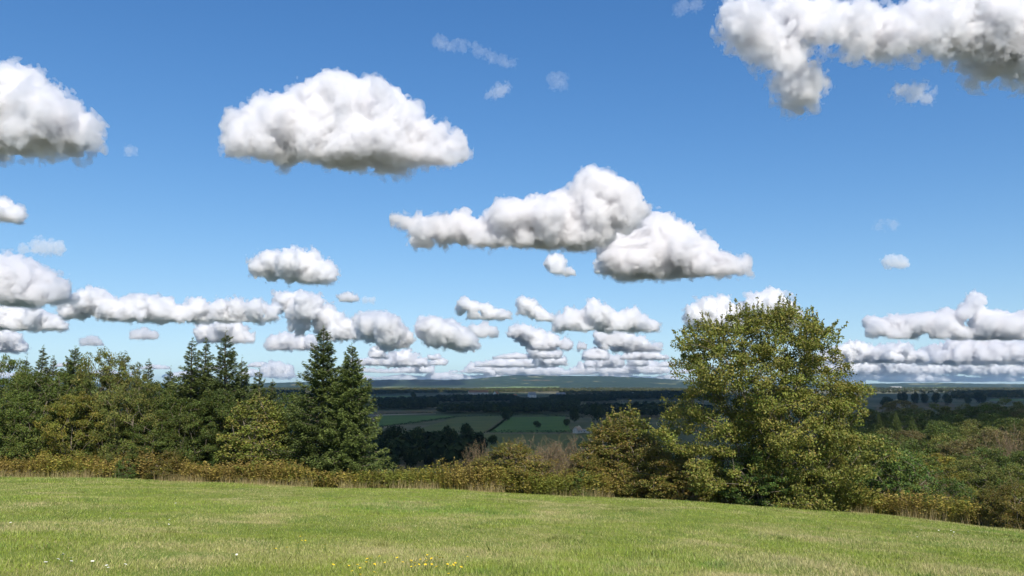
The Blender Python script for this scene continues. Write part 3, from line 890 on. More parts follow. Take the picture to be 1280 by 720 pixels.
# ------------------------------------------------------------------ meadow grass
def blades(n, seed):
    rs = np.random.RandomState(seed)
    a = np.radians(rs.uniform(-41, 41, n)); r = np.exp(rs.uniform(math.log(8.5), math.log(72), n))
    x, y = np.sin(a) * r, np.cos(a) * r
    ok = y < edge_y(x) + 2.0
    x, y, r = x[ok], y[ok], r[ok]
    n = len(x)
    z = terrain(x, y)
    p1 = perlin(x / 3.5, y / 7.0, 1.2) + .6 * perlin(x / 1.1, y / 2.0, 5.2)
    p2 = perlin(x / 9.0, y / 9.0, 8.1) + .5 * perlin(x / .7, y / .7, 3.1)
    p2 = p2 + .45 * perlin(x / .28, y / .28, 6.6)
    tall = np.clip(.6 + 1.1 * p2, .25, 1.9)
    h = (.040 + .048 * tall * rs.rand(n)) * (1 + .008 * r)
    w = .0042 * (1 + r * .045) * rs.uniform(.7, 1.4, n)
    th = rs.uniform(0, 6.28, n)
    lean = rs.uniform(.1, .9, n); la = rs.uniform(0, 6.28, n)
    base = np.stack([x, y, z - .01], 1)
    side = np.stack([np.cos(th), np.sin(th), np.zeros(n)], 1) * w[:, None]
    # taller dark tufts and weeds scattered through the sward
    tc = np.stack([rs.uniform(-50, 50, 420), rs.uniform(9, 60, 420)], 1); tr = rs.uniform(.10, .34, 420)
    pick = rs.randint(0, 420, n); tuft = rs.rand(n) < .05
    bx = tc[pick, 0] + rs.normal(0, 1, n) * tr[pick]; by = tc[pick, 1] + rs.normal(0, 1, n) * tr[pick]
    tuft &= by < edge_y(bx)
    base[tuft, 0] = bx[tuft]; base[tuft, 1] = by[tuft]; base[tuft, 2] = terrain(bx[tuft], by[tuft]) - .01
    h = np.where(tuft, h * 1.3 + .07 * rs.rand(n), h)
    tip = base + np.stack([np.cos(la) * lean * h, np.sin(la) * lean * h, h], 1)
    V = np.stack([base - side, base + side, tip], 1).reshape(-1, 3)
    Q = np.arange(n * 3).reshape(-1, 3)
    p1 = p1 + .55 * sstep(24, 13, r) * sstep(-1, 7, x) * (1 + perlin(x / 2, y / 2, 4.4))
    dry = np.clip(.16 + .85 * p1 + rs.normal(0, .16, n), 0, 1)
    dry = np.where(rs.rand(n) < .10, np.clip(dry + .5, 0, 1), dry)[:, None]
    g = np.array([.228, .285, .044]) * (1 + .35 * np.clip(p2, -1, 1))[:, None]
    lush = np.clip(p2 * 1.5 - .45, 0, 1)[:, None]
    g = g * (1 - lush) + np.array([.095, .205, .032]) * lush
    c = g * (1 - dry) + np.array([.44, .38, .19]) * dry
    tk = rs.rand(420)[pick[tuft]][:, None]
    c[tuft] = np.array([.12, .20, .035]) * (1 - tk) + np.array([.21, .22, .06]) * tk
    c = np.clip(c * (1 + rs.normal(0, .16, (n, 1))), .01, .8)
    o = link('grass', mesh('grass', V, Q, M_GRASSBLADE, False, np.repeat(c, 3, 0)))
    tag(o, 'short green meadow grass with straw-coloured dry patches', 'grass', kind='stuff')


blades(620000, 3)


def edge_strip(n, seed, s0, s1, hmin, hmax, cols, wid, name, label, xlo=-60, xhi=31, leafy=False, patch=0.0):
    """Tall stems along the meadow boundary: dry grass, or bracken with frond leaves."""
    rs = np.random.RandomState(seed)
    if leafy:
        x = rs.uniform(xlo, xhi, n)
    else:
        x = rs.uniform(xlo, xhi, n)
    s = rs.uniform(s0, s1, n)
    y = edge_y(x) + s
    keep = perlin(x / 3.0, s / 3.0, seed * 1.7) > -1 + patch * 1.0 - .0
    keep &= perlin(x / 4.0 + 9, y / 4.0, seed) * .9 + .5 > rs.rand(n) * patch
    x, y, s = x[keep], y[keep], s[keep]
    n = len(x)
    z = terrain(x, y)
    env = .84 + .5 * np.clip(perlin(x / 4.5, y / 4.5, seed + .4) + .35 * perlin(x / 1.4, y / 1.4, seed), -.6, .8)
    h = (hmin + (hmax - hmin) * rs.rand(n)) * env
    lx, ly = rs.normal(0, .22, (2, n)) * h
    tip = np.stack([x + lx, y + ly, z + h], 1); base = np.stack([x, y, z - .05], 1)
    th = rs.uniform(0, 6.28, n); side = np.stack([np.cos(th), np.sin(th), np.zeros(n)], 1) * wid
    cid = rs.randint(0, len(cols), n)
    reg = perlin(x / 6.0, y / 6.0, seed + 2.2) * 2.0 + rs.normal(0, .55, n)
    cid = np.clip(((reg + 1) / 2 * len(cols)).astype(int), 0, len(cols) - 1)
    cc = np.array(cols)[cid] * (1 + rs.normal(0, .18, (n, 1)))
    V = [np.stack([base - side, base + side, tip + side * .25, tip - side * .25], 1).reshape(-1, 3)]
    Q = [np.arange(n * 4).reshape(-1, 4)]; CC = [np.repeat(cc * (.8 if leafy else 1), 4, 0)]
    off = n * 4
    if leafy:
        m = 12
        f = rs.uniform(.25, 1.05, (n, m))
        P = base[:, None] + (tip - base)[:, None] * f[..., None]
        a = rs.uniform(0, 6.28, (n, m)); e = rs.uniform(.03, .24, (n, m)) * (1.25 - f)
        D = np.stack([np.cos(a), np.sin(a), rs.uniform(-.5, .5, (n, m))], -1)
        P = (P + D * e[..., None]).reshape(-1, 3)
        L = rs.uniform(.10, .24, n * m)
        c2 = np.repeat(cc, m, 0) * (1 + rs.normal(0, .22, (n * m, 1)))
        v, q, vc = leaf_quads(P, L, L * .42, D.reshape(-1, 3), rand_dirs(n * m, rs) * .8 + np.array([0, 0, .8]), np.clip(c2, .004, .9))
        V.append(v); Q.append(q + off); CC.append(vc)
    o = link(name, mesh(name, np.concatenate(V), np.concatenate(Q), M_LEAF, False, np.clip(np.concatenate(CC), .004, .9)))
    tag(o, label, name.replace('_', ' '), kind='stuff')


BR = [(.17, .19, .032), (.23, .215, .038), (.29, .235, .048), (.31, .25, .065), (.28, .205, .06)]
edge_strip(16000, 8, .9, 4.8, 1.25, 2.1, BR, .010, 'bracken', 'band of rusty and olive bracken along the meadow edge', leafy=True, xlo=-62, xhi=30.5)
edge_strip(16000, 9, -.4, 1.3, .25, .85, [(.34, .27, .12), (.42, .33, .17), (.48, .38, .21), (.28, .26, .09)], .008, 'dry_grass', 'fringe of tall straw-coloured grass along the meadow edge', patch=.9)

# distinct plants in the bracken band
for px, top, Y, w, kind, lab in [
    (160, 571, 60.8, 30, 'bush_green', 'fresh bright green broom bush standing out of the bracken'),
    (212, 566, 61.5, 56, 'bush_olive', 'rounded olive bush in the bracken below the dark trees'),
    (1240, 614, 50, 62, 'bush_olive', 'golden-green bush at the end of the bracken, over the grass'),
    (1190, 600, 54, 60, 'bush_green', 'green bush rising behind the bracken below the slope'),
    (1268, 606, 47, 60, 'bush_olive', 'olive bush at the picture edge above the sloping grass'),
    (470, 590, 61, 40, 'bush_olive', 'low golden bush at the skirt of the shorter tall fir'),
]:
    place_px(K[kind], 'bush', px, top, Y, lab, w=w, R=1.9, cat='bush', parts=('stem', 'foliage'))

# ------------------------------------------------------------------ flowers in the grass
def flower_kind(name, mat, r, h, petals):
    th = np.arange(petals) * 2 * math.pi / petals
    V = [[0, 0, 0]]; Q = []
    for t in th:
        b = len(V)
        V += [[math.cos(t - .28) * r * .6, math.sin(t - .28) * r * .6, r * .12], [math.cos(t) * r, math.sin(t) * r, r * .05], [math.cos(t + .28) * r * .6, math.sin(t + .28) * r * .6, r * .12]]
        Q.append([0, b, b + 1, b + 2])
    V = np.array(V) + np.array([0, 0, h])
    hv, hq = tubes([(np.array([0, 0, -.02]), np.array([.004, 0, h]), .004, .003)], 5)
    return mesh('flower_head', V, np.array(Q), mat), mesh('stem', hv, hq, M_STEM)


fy, fw = flower_kind('y', M_PETAL_Y, .024, .13, 11), flower_kind('w', M_PETAL_W, .026, .12, 12)
rs = np.random.RandomState(17)


def flowers(kind, name, label, group, spots):
    for px, py, n, sp in spots:
        d = ray(px, py); d = d / d[1]
        Y = np.arange(8, 62, .05)
        k = int(np.argmax(CAMZ + d[2] * Y - terrain(d[0] * Y, Y) < .05))
        for _ in range(n):
            x, y = d[0] * Y[k] + rs.normal(0, sp), Y[k] + rs.normal(0, sp * 1.6)
            r = link(name, None); r.location = (x, y, zt(x, y)); r.rotation_euler = (rs.normal(0, .25), rs.normal(0, .25), rs.rand() * 6)
            s = rs.uniform(.8, 1.25); r.scale = (s, s, s)
            tag(r, label, 'flower', group)
            link('flower_head', kind[0], r); link('stem', kind[1], r)


flowers(fy, 'yellow_flower', 'small yellow wildflower standing in the short meadow grass', 'yellow wildflowers in the meadow',
        [(450, 712, 8, .25), (480, 706, 6, .3), (510, 706, 8, .3), (535, 710, 9, .3), (553, 711, 10, .3), (375, 689, 8, .3), (390, 677, 4, .3), (560, 700, 4, .4), (470, 715, 4, .4), (247, 611, 4, .8), (528, 629, 2, .5)])
flowers(fw, 'white_flower', 'small white wildflower standing in the short meadow grass', 'white wildflowers in the meadow',
        [(58, 711, 2, .15), (69, 706, 2, .12), (83, 701, 2, .12), (120, 711, 3, .12), (150, 713, 2, .1), (202, 655, 4, .2), (143, 654, 2, .2), (143, 617, 3, .4), (248, 633, 1, .2), (290, 698, 2, .1), (2, 657, 2, .2), (350, 628, 2, .4), (1225, 672, 8, .8), (1215, 670, 5, .8), (1170, 680, 3, .5)])

# ------------------------------------------------------------------ clouds
def surface_nets(f, iso=0.0):
    s = f > iso
    nx, ny, nz = f.shape
    c = np.zeros((nx - 1, ny - 1, nz - 1), np.int8)
    for i in (0, 1):
        for j in (0, 1):
            for k in (0, 1):
                c += s[i:nx - 1 + i, j:ny - 1 + j, k:nz - 1 + k]
    cell = (c > 0) & (c < 8)
    idx = -np.ones(cell.shape, np.int64); ci = np.argwhere(cell); idx[cell] = np.arange(len(ci))
    acc = np.zeros((len(ci), 3)); cnt = np.zeros(len(ci))
    for ax in range(3):
        o = [a for a in range(3) if a != ax]
        for p in (0, 1):
            for q in (0, 1):
                A = ci.copy(); A[:, o[0]] += p; A[:, o[1]] += q; B = A.copy(); B[:, ax] += 1
                fa = f[A[:, 0], A[:, 1], A[:, 2]] - iso; fb = f[B[:, 0], B[:, 1], B[:, 2]] - iso
                m = (fa > 0) != (fb > 0)
                t = np.where(m, fa / np.where(m, fa - fb, 1), 0)
                P = A.astype(float); P[:, ax] += t
                acc[m] += P[m]; cnt[m] += 1
    V = acc / cnt[:, None]
    Q = []
    for ax in range(3):
        o = [a for a in range(3) if a != ax]
        s0 = [slice(None)] * 3; s1 = [slice(None)] * 3; s0[ax] = slice(0, -1); s1[ax] = slice(1, None)
        e = np.argwhere(s[tuple(s0)] != s[tuple(s1)])
        e = e[(e[:, o[0]] > 0) & (e[:, o[1]] > 0) & (e[:, o[0]] < f.shape[o[0]] - 1) & (e[:, o[1]] < f.shape[o[1]] - 1)]

        def g(a, b):
            k = e.copy(); k[:, o[0]] -= a; k[:, o[1]] -= b
            return idx[k[:, 0], k[:, 1], k[:, 2]]
        q = np.stack([g(0, 0), g(1, 0), g(1, 1), g(0, 1)], 1)
        flip = s[tuple(e.T)]
        if ax == 1:
            flip = ~flip
        q[~flip] = q[~flip][:, ::-1]
        Q.append(q)
    return V, np.concatenate(Q)


def _noise_tile(n=16, sub=8):
    """Gradient noise of period n cells, tabulated sub times per cell."""
    g = np.random.RandomState(77).normal(size=(n, n, n, 3)).astype(np.float32)
    g /= np.linalg.norm(g, axis=-1, keepdims=True)
    t = np.arange(sub, dtype=np.float32) / sub
    w = t * t * t * (t * (t * 6 - 15) + 10)
    out = np.zeros((n, sub, n, sub, n, sub), np.float32)
    for i in (0, 1):
        for j in (0, 1):
            for k in (0, 1):
                q = np.roll(g, (-i, -j, -k), (0, 1, 2))
                dot = (q[:, None, :, None, :, None, 0] * (t - i)[None, :, None, None, None, None] + q[:, None, :, None, :, None, 1] * (t - j)[None, None, None, :, None, None]
                       + q[:, None, :, None, :, None, 2] * (t - k)[None, None, None, None, None, :])
                ww = (w if i else 1 - w)[:, None, None, None, None] * (w if j else 1 - w)[None, None, :, None, None] * (w if k else 1 - w)[None, None, None, None, :]
                out += dot * ww[None]
    return out.reshape(n * sub, n * sub, n * sub) * 1.6


_TILE = _noise_tile()


def fastnoise(x, y, z):
    ii, ff = [], []
    for v in (x, y, z):
        v = np.asarray(v, np.float32) * 8
        i = np.floor(v); ff.append(v - i); ii.append(i.astype(np.int32) & 127)
    i, j, k = ii; u, v, w = ff
    T = _TILE.ravel()
    i1, j1, k1 = ((i + 1) & 127) << 14, ((j + 1) & 127) << 7, (k + 1) & 127
    i0, j0 = i << 14, j << 7
    l = lambda a, b, t: a + (b - a) * t
    return l(l(l(T[i0 + j0 + k], T[i1 + j0 + k], u), l(T[i0 + j1 + k], T[i1 + j1 + k], u), v),
             l(l(T[i0 + j0 + k1], T[i1 + j0 + k1], u), l(T[i0 + j1 + k1], T[i1 + j1 + k1], u), v), w)


def cloud_field(P, vox, seed, amp, base, k, lump, fray=1.05):
    """Smooth union of puffs with cauliflower noise and a flat base. Returns the field, a frayed copy for the thin outer mist, the origin."""
    lo = (P[:, :3] - P[:, 3:] * 1.5).min(0); hi = (P[:, :3] + P[:, 3:] * 1.5).max(0)
    lo[2] = max(lo[2], base - lump * .8)
    n = np.ceil((hi - lo) / vox).astype(int) + 2
    ax = [(lo[i] + vox * np.arange(n[i])).astype(np.float32) for i in range(3)]
    d = np.zeros(tuple(n), np.float32)
    for x, y, z, r in P:
        w = r + k * 5
        sl = []
        for i, c in enumerate((x, y, z)):
            a = max(0, int((c - w - lo[i]) / vox)); b = min(n[i], int((c + w - lo[i]) / vox) + 2)
            sl.append(slice(a, max(b, a)))
        gx, gy, gz = ax[0][sl[0]][:, None, None] - x, ax[1][sl[1]][None, :, None] - y, ax[2][sl[2]][None, None, :] - z
        dd = (r - np.sqrt(gx * gx + gy * gy + gz * gz)) / k
        d[tuple(sl)] += np.exp(np.clip(dd, -20, 30))
    d = k * np.log(d + 1e-9)
    I = np.argwhere(np.abs(d) < lump * amp * 1.7)
    bx, by, bz = (ax[i][I[:, i]] for i in range(3))
    s = lump * 1.05
    acc = .85 * fastnoise(bx / (s * 1.6) + seed, by / (s * 1.6), bz / (s * 1.6) + 7.7)
    for f, a in [(1, .52), (2.1, .40), (4.3, .24), (8.9, .11)]:
        if s / f < vox * 1.5:
            break
        acc += a * (np.abs(fastnoise(bx / s * f + seed, by / s * f + seed * 1.7, bz / s * f - seed)) * 2.6 - .55)
    fr = np.zeros(len(I), np.float32)
    for f, a in [(1.1, .7), (2.4, .55), (5.3, .32)]:
        if s / f < vox * 1.5:
            break
        fr += a * fastnoise(bx / s * f - seed, by / s * f + 3.1, bz / s * f * .8 + seed)
    nb = np.zeros_like(d); nb[tuple(I.T)] = acc
    nf = np.zeros_like(d); nf[tuple(I.T)] = fr
    hz = (ax[2] - base)[None, None, :]
    d = d + nb * amp * lump
    d = np.minimum(d, hz * .8 + nb * amp * lump * .18)
    e = d + nf * lump * amp * fray + lump * .03
    for q in (d, e):
        q[0], q[-1] = -1e3, -1e3; q[:, 0], q[:, -1] = -1e3, -1e3; q[:, :, 0], q[:, :, -1] = -1e3, -1e3
    return d, e, lo


def largest_piece(V, Q):
    lab = np.arange(len(V))
    while True:
        m = lab[Q].min(1)
        new = lab.copy()
        for k in range(4):
            np.minimum.at(new, Q[:, k], m)
        new = new[new]
        if (new == lab).all():
            break
        lab = new
    ids, cnt = np.unique(lab[Q[:, 0]], return_counts=True)
    Q = Q[lab[Q[:, 0]] == ids[np.argmax(cnt)]]
    used, inv = np.unique(Q, return_inverse=True)
    return V[used], inv.reshape(Q.shape)


CMATS = {}
CALB = (.957, .954, .958)


def cloud_mat(mfp, g=.45, alb=None):
    alb = alb or CALB
    key = (round(math.log(mfp) * 4), g, alb)
    if key in CMATS:
        return CMATS[key]
    m, n, l = new_mat('cloud_mist')
    o = n.new('ShaderNodeOutputMaterial'); v = n.new('ShaderNodeVolumePrincipled')
    v.inputs['Color'].default_value = (*alb, 1); v.inputs['Density'].default_value = 1 / math.exp(key[0] / 4); v.inputs['Anisotropy'].default_value = g
    l.new(v.outputs[0], o.inputs['Volume'])
    CMATS[key] = m
    return m


M_CORE, _n, _l = new_mat('cloud_core')
_o = _n.new('ShaderNodeOutputMaterial'); _d = _n.new('ShaderNodeBsdfDiffuse'); _d.inputs['Color'].default_value = (.80, .80, .80, 1)
_l.new(_d.outputs[0], _o.inputs['Surface'])

CLOUD_N = [0]


def densify(puffs, rs):
    out = []
    for a, b in zip(puffs, puffs[1:] + [None]):
        out.append((a[0], a[1] + rs.normal(0, 2), a[2] * rs.uniform(.6, 1.15)))
        if b is None:
            break
        dist = math.hypot(a[0] - b[0], a[1] - b[1]); r = min(a[2], b[2])
        m = int(dist / (r * .75))
        for i in range(1, m + 1):
            f = i / (m + 1) + rs.normal(0, .1)
            out.append((a[0] + (b[0] - a[0]) * f, a[1] + (b[1] - a[1]) * f + rs.uniform(-.5, .6) * r, r * rs.uniform(.35, .95)))
    return out


def cloud(label, puffs, base, D=None, soft=2.2, vox=1.4, amp=.42, deep=2.0, core=True, copies=2, dense=False, fray=1.05):
    """puffs: (column, row, radius) in picture units of a cloud whose flat base lies at row `base`; D its distance."""
    CLOUD_N[0] += 1
    seed = CLOUD_N[0]
    rs = np.random.RandomState(seed + 400)
    soft *= 1.15
    if D is None:
        D = min(1250 / ((HOR - base) / F), 60000)
    mpp = D / F
    rm = np.mean([p[2] for p in puffs])
    if rm < 13:
        vox = 1.0
        amp *= 1.25
    else:
        soft *= 1.7
    if dense:
        puffs = densify(puffs, rs)
    elev = math.atan((HOR - base) / F)
    P = []

    def add(px, py, r, off):
        dd = ray(px, py); dd = dd / dd[1]
        Y = D + off * mpp
        P.append((dd[0] * Y, Y, CAMZ + dd[2] * Y, r * mpp))
    for px, py, r in puffs:
        add(px, py, r * .95, rs.normal(0, .3) * rm)
        if core:
            for c in range(copies if r > 9 else 1):
                add(px + rs.normal(0, r * .3), py + rs.normal(0, r * .15) + r * .2, r * rs.uniform(.6, .95), rs.uniform(-1, 1) * rm * deep)
            if base - py < r * 3:
                add(px + rs.normal(0, r * .2), min(base - r * .25, py + r), r * rs.uniform(.75, .95), rs.uniform(-.8, .8) * rm * deep)
    P = np.array(P)
    bz = CAMZ + (ray(640, base)[2] / ray(640, base)[1]) * D
    lump = np.median(P[:, 3])
    d, e, lo = cloud_field(P, vox * mpp, seed * 3.37, amp, bz, lump * .24, lump, fray)
    org = np.array([P[:, 0].mean(), D, bz])

    def part(name, f, iso, mat, parent=None, single=False):
        V, Q = surface_nets(f, iso)
        if single:
            V, Q = largest_piece(V, Q)
        return link(name, mesh(name, V * vox * mpp + lo - org, Q, mat, True), parent)
    o = part('cloud', e, 0.0, cloud_mat(soft * mpp * 2.8, .45 if core else 0.0))
    o.location = org
    tag(o, label, 'cloud')
    if core:
        iso = lump * .07
        if (d > iso).sum() > 60:
            part('billow', d, iso, cloud_mat(soft * mpp, .45, (.976, .975, .974) if rm < 13 else CALB), o)
        iso = max(2.4 * soft * mpp, lump * .75)
        if (d > iso).sum() > 60:
            part('core', d, iso, M_CORE, o, True)
    return o


cloud('large solitary white cumulus with two rounded tops and grey underside', [(300, 158, 20), (330, 148, 28), (365, 145, 32), (400, 140, 34), (440, 143, 38), (478, 144, 33), (505, 158, 34), (535, 175, 26), (568, 186, 17),
      (420, 165, 40), (480, 172, 34), (360, 165, 24), (411, 112, 18), (418, 103, 14), (426, 112, 14), (466, 112, 15), (474, 120, 15), (490, 212, 8), (450, 195, 14)], 206, soft=2.6)
cloud('white cloud cut by the picture edge above the wood, tapering to wisps', [(-30, 135, 45), (18, 118, 34), (45, 130, 30), (65, 150, 28), (92, 165, 18), (115, 168, 9), (20, 160, 30), (60, 165, 22)], 187, soft=2.6, fray=2.6)
cloud('wide stepped cumulus in mid sky with a tall rounded peak', [(508, 280, 9), (530, 284, 15), (552, 282, 15), (578, 278, 16), (602, 290, 15), (628, 268, 17), (648, 266, 20), (672, 268, 22), (696, 262, 24), (735, 232, 22), (755, 236, 26), (778, 248, 22),
      (800, 262, 12), (720, 262, 24), (745, 268, 22), (650, 296, 14), (690, 300, 14), (620, 300, 12), (725, 296, 18), (492, 273, 4)], 310, soft=2.0, D=4500)
cloud('bright sunlit cloud lying against the lower end of the stepped cumulus', [(770, 305, 22), (800, 300, 26), (825, 295, 27), (852, 305, 24), (878, 318, 19), (905, 328, 14), (930, 333, 9), (815, 322, 22), (780, 325, 16)], 346, soft=2.0, D=5300)
cloud('small grey puff hanging below the stepped cumulus', [(695, 329, 12), (712, 341, 6)], 344, soft=2.4)
cloud('small white puff beneath the bright sunlit cloud', [(752, 331, 9), (766, 333, 11)], 341, soft=2.4)
cloud('broad ragged cloud across the top corner, grey and thick at one end', [(925, 22, 24), (950, 38, 25), (975, 62, 22), (990, 85, 18), (1003, 108, 15), (1000, 25, 21), (1030, 28, 20), (1062, 32, 25), (1095, 42, 25), (1135, 36, 29), (1180, 28, 34), (1225, 25, 39), (1275, 22, 44),
      (1320, 10, 50), (985, 5, 18), (1350, 20, 34), (1385, 32, 22), (1410, 40, 12)], 132, D=3500, soft=3.0, vox=1.6, amp=.70, fray=3.0)
cloud('dim little cloud under the ragged cloud of the top corner', [(1128, 113, 10), (1145, 116, 12), (1160, 121, 7)], 126, soft=9, amp=.7, core=False)
cloud('faint wisp high between the solitary cumulus and the corner cloud', [(610, 120, 8), (625, 114, 9), (634, 110, 5)], 124, soft=14, amp=.8, core=False, dense=True)
cloud('thin streak of cloud above the faint high wisp', [(550, 52, 8), (575, 55, 8), (600, 63, 9), (622, 74, 8), (642, 80, 7)], 88, soft=26, amp=.75, core=False, dense=True)
cloud('barely visible wisp beside the thin streak', [(690, 100, 9), (702, 104, 8)], 112, soft=26, amp=.75, core=False, dense=True)
cloud('thin veil of cloud touching the top of the picture', [(855, 6, 12), (848, 16, 8), (872, 2, 10)], 24, soft=26, amp=.75, core=False, dense=True)
cloud('small cloud at the picture edge under the tapering cloud', [(3, 262, 14), (16, 266, 11)], 277, soft=3.0)
cloud('flat grey scrap of cloud above the wood', [(32, 311, 7), (52, 309, 10), (70, 310, 10)], 318, soft=6, core=False)
cloud('domed white cloud shaped like a cap over the firs', [(318, 330, 8), (338, 326, 14), (362, 326, 16), (385, 330, 16), (402, 340, 13), (415, 348, 7)], 353, soft=2.2)
cloud('bright heaped cumulus at the picture edge over the wood', [(-15, 350, 30), (18, 345, 24), (40, 352, 22), (60, 360, 18), (76, 367, 9), (20, 365, 20)], 380, soft=2.0)
cloud('low white cloud just under the heaped cumulus', [(-5, 398, 16), (22, 396, 15), (45, 399, 13), (65, 404, 10), (78, 407, 5)], 412, soft=1.8)
cloud('small cumulus at the picture edge, lowest over the oaks', [(-8, 422, 18), (10, 424, 12), (24, 432, 8)], 439, soft=1.8)
cloud('peaked cloud starting the long chain over the wood', [(85, 382, 11), (102, 377, 13), (117, 369, 11), (130, 382, 13), (150, 387, 12), (168, 382, 13)], 399, soft=1.8)
cloud('double-topped cloud second in the long chain', [(172, 383, 13), (190, 382, 13), (205, 385, 13), (220, 390, 10)], 402, soft=1.8)
cloud('flat-bottomed cloud third in the long chain, above the firs', [(232, 389, 9), (250, 387, 12), (275, 387, 12), (298, 385, 12), (320, 386, 11), (338, 388, 9)], 402, soft=1.8)
cloud('white cloud tucked under the flat-bottomed chain cloud', [(258, 411, 9), (278, 410, 12), (298, 414, 11), (312, 421, 5)], 428, soft=1.8)
cloud('sloping bright cumulus running down behind the tall firs', [(358, 376, 12), (375, 378, 13), (392, 382, 13), (405, 395, 14), (418, 405, 14), (432, 411, 12), (372, 392, 12), (448, 414, 10)], 424, soft=1.8)
cloud('lumpy cumulus just above the shorter tall fir', [(462, 404, 12), (478, 406, 13), (490, 412, 12), (502, 420, 9), (485, 425, 10)], 436, soft=1.8, D=9000, deep=12.0, copies=26)
cloud('pale low cloud behind the top of the taller fir', [(340, 428, 8), (356, 425, 10), (374, 425, 10), (388, 428, 8)], 437, soft=2.0)
cloud('white cloud low in the gap before the tall firs', [(332, 462, 8), (346, 460, 9), (360, 463, 8)], 472, soft=2.0, D=42000)
cloud('rounded cumulus over the shaded ridge', [(536, 410, 12), (550, 412, 13), (566, 418, 12), (580, 425, 10), (592, 430, 6)], 438, soft=1.8, D=9000, deep=12.0, copies=26)
cloud('leaning cloud above the rounded cumulus over the ridge', [(580, 379, 8), (592, 384, 9), (608, 388, 9), (624, 393, 8), (634, 395, 4)], 399, soft=1.9)
cloud('small dim cloud beside the rounded cumulus', [(592, 411, 6), (604, 409, 8), (616, 415, 7)], 422, soft=2.2)
cloud('tilted small cumulus over the hamlet', [(654, 379, 8), (664, 382, 9), (674, 391, 8), (686, 396, 6)], 401, soft=1.9)
cloud('double-humped wide cloud over the long hill', [(700, 402, 9), (714, 396, 11), (730, 401, 10), (742, 384, 11), (755, 394, 13), (772, 401, 12), (790, 398, 12), (806, 404, 10), (818, 409, 5)], 414, soft=1.8)
cloud('long wedge cloud below the double-humped one', [(642, 413, 8), (655, 416, 10), (670, 421, 11), (690, 427, 9), (708, 431, 7), (726, 433, 5)], 437, soft=1.8)
cloud('flat heaped cloud just above the end of the hill', [(752, 419, 9), (768, 422, 10), (785, 427, 11), (802, 430, 9), (820, 434, 6)], 439, soft=1.8)
cloud('bright cumulus peeping out behind the big tree top', [(870, 392, 12), (888, 386, 14), (905, 385, 14), (928, 392, 13), (945, 380, 13), (965, 376, 14), (982, 385, 12), (990, 396, 10), (910, 400, 14)], 414, soft=1.8)
cloud('high towered cumulus over the far plain', [(1090, 405, 10), (1108, 404, 13), (1130, 405, 14), (1150, 404, 12), (1170, 402, 13), (1190, 398, 15), (1208, 388, 13), (1220, 376, 9), (1232, 402, 15), (1255, 404, 14), (1280, 404, 16), (1310, 400, 18), (1200, 412, 14)], 424, soft=1.8, D=19000, dense=True)
cloud('tiny oval cloud alone over the far plain', [(1108, 328, 7), (1118, 327, 9), (1129, 329, 7)], 336, soft=3.4, core=False)
cloud('faint smudge of cloud above the tiny oval one', [(1098, 282, 6), (1114, 280, 7)], 288, soft=24, core=False, amp=.8)
cloud('tiny pale cloud between the wood top and the chain', [(170, 417, 6), (181, 416, 7), (192, 419, 6)], 424, soft=2.6)
cloud('tiny grey cloud low over the oaks', [(104, 427, 5), (114, 425, 6), (124, 428, 5)], 432, soft=2.8)
cloud('tiny round cloud past the cap-shaped cloud', [(426, 371, 5), (435, 371, 6), (444, 373, 5)], 377, soft=2.6)
cloud('tiny faint cloud following the tiny round one', [(456, 375, 5), (466, 376, 5)], 380, soft=5, core=False)
cloud('faint puff near the picture edge at mid height', [(160, 188, 6), (166, 191, 5)], 195, soft=12, core=False, amp=.8)


def little_cloud(px, base, w, h, label, group, rs, **kw):
    n = max(3, int(w / (h * .55)))
    puffs = []
    hump = rs.uniform(.25, .75)
    for i in range(n):
        f = (i + .5) / n
        env = max(.25, 1 - abs(f - hump) * rs.uniform(1.1, 1.9))
        r = h * .5 * (.55 + .45 * env) * rs.uniform(.7, 1.1)
        puffs.append((px + (f - .5) * w, base - max(r * .55, h * env - r) * rs.uniform(.8, 1.05), r))
        if env > .6:
            puffs.append((px + (f - .5) * w + rs.normal(0, 2), base - h * .35, h * .38))
    o = cloud(label, puffs, base, soft=1.0, amp=.5, **kw)
    o['group'] = group


rs = np.random.RandomState(91)
for base, h, w, x0, x1, gap in [(475, 9, 40, 455, 850, 30), (467, 12, 44, 440, 860, 34), (457, 13, 42, 450, 850, 44), (449, 11, 34, 470, 850, 60)]:
    px = x0 + rs.uniform(0, 20)
    while px < x1:
        little_cloud(px, base + rs.uniform(-2, 2), w * rs.uniform(.45, 2.0), h * rs.uniform(.55, 1.7), 'one of the small white cumulus clouds crowded low over the distant hills', 'small cumulus low over the hills', rs)
        px += gap * rs.uniform(.7, 1.6)
for base, h, w, x0, x1, gap in [(476, 10, 70, 1050, 1300, 36), (466, 20, 84, 1060, 1300, 44), (452, 27, 84, 1060, 1310, 50)]:
    px = x0 + rs.uniform(0, 20)
    while px < x1:
        little_cloud(px, base + rs.uniform(-2, 2), w * rs.uniform(.5, 1.7), h * rs.uniform(.6, 1.5), 'one of the layered cumulus clouds stacked over the far plain beyond the slope', 'layered cumulus over the far plain', rs)
        px += gap * rs.uniform(.7, 1.5)
for base, h, w, x0, x1, gap in [(472, 9, 44, -10, 335, 62), (460, 8, 40, -10, 340, 80)]:
    px = x0 + rs.uniform(0, 30)
    while px < x1:
        little_cloud(px, base + rs.uniform(-2, 2), w * rs.uniform(.6, 1.4), h * rs.uniform(.7, 1.3), 'one of the thin low clouds just above the treetops of the wood', 'thin low clouds behind the wood', rs)
        px += gap * rs.uniform(.7, 1.5)


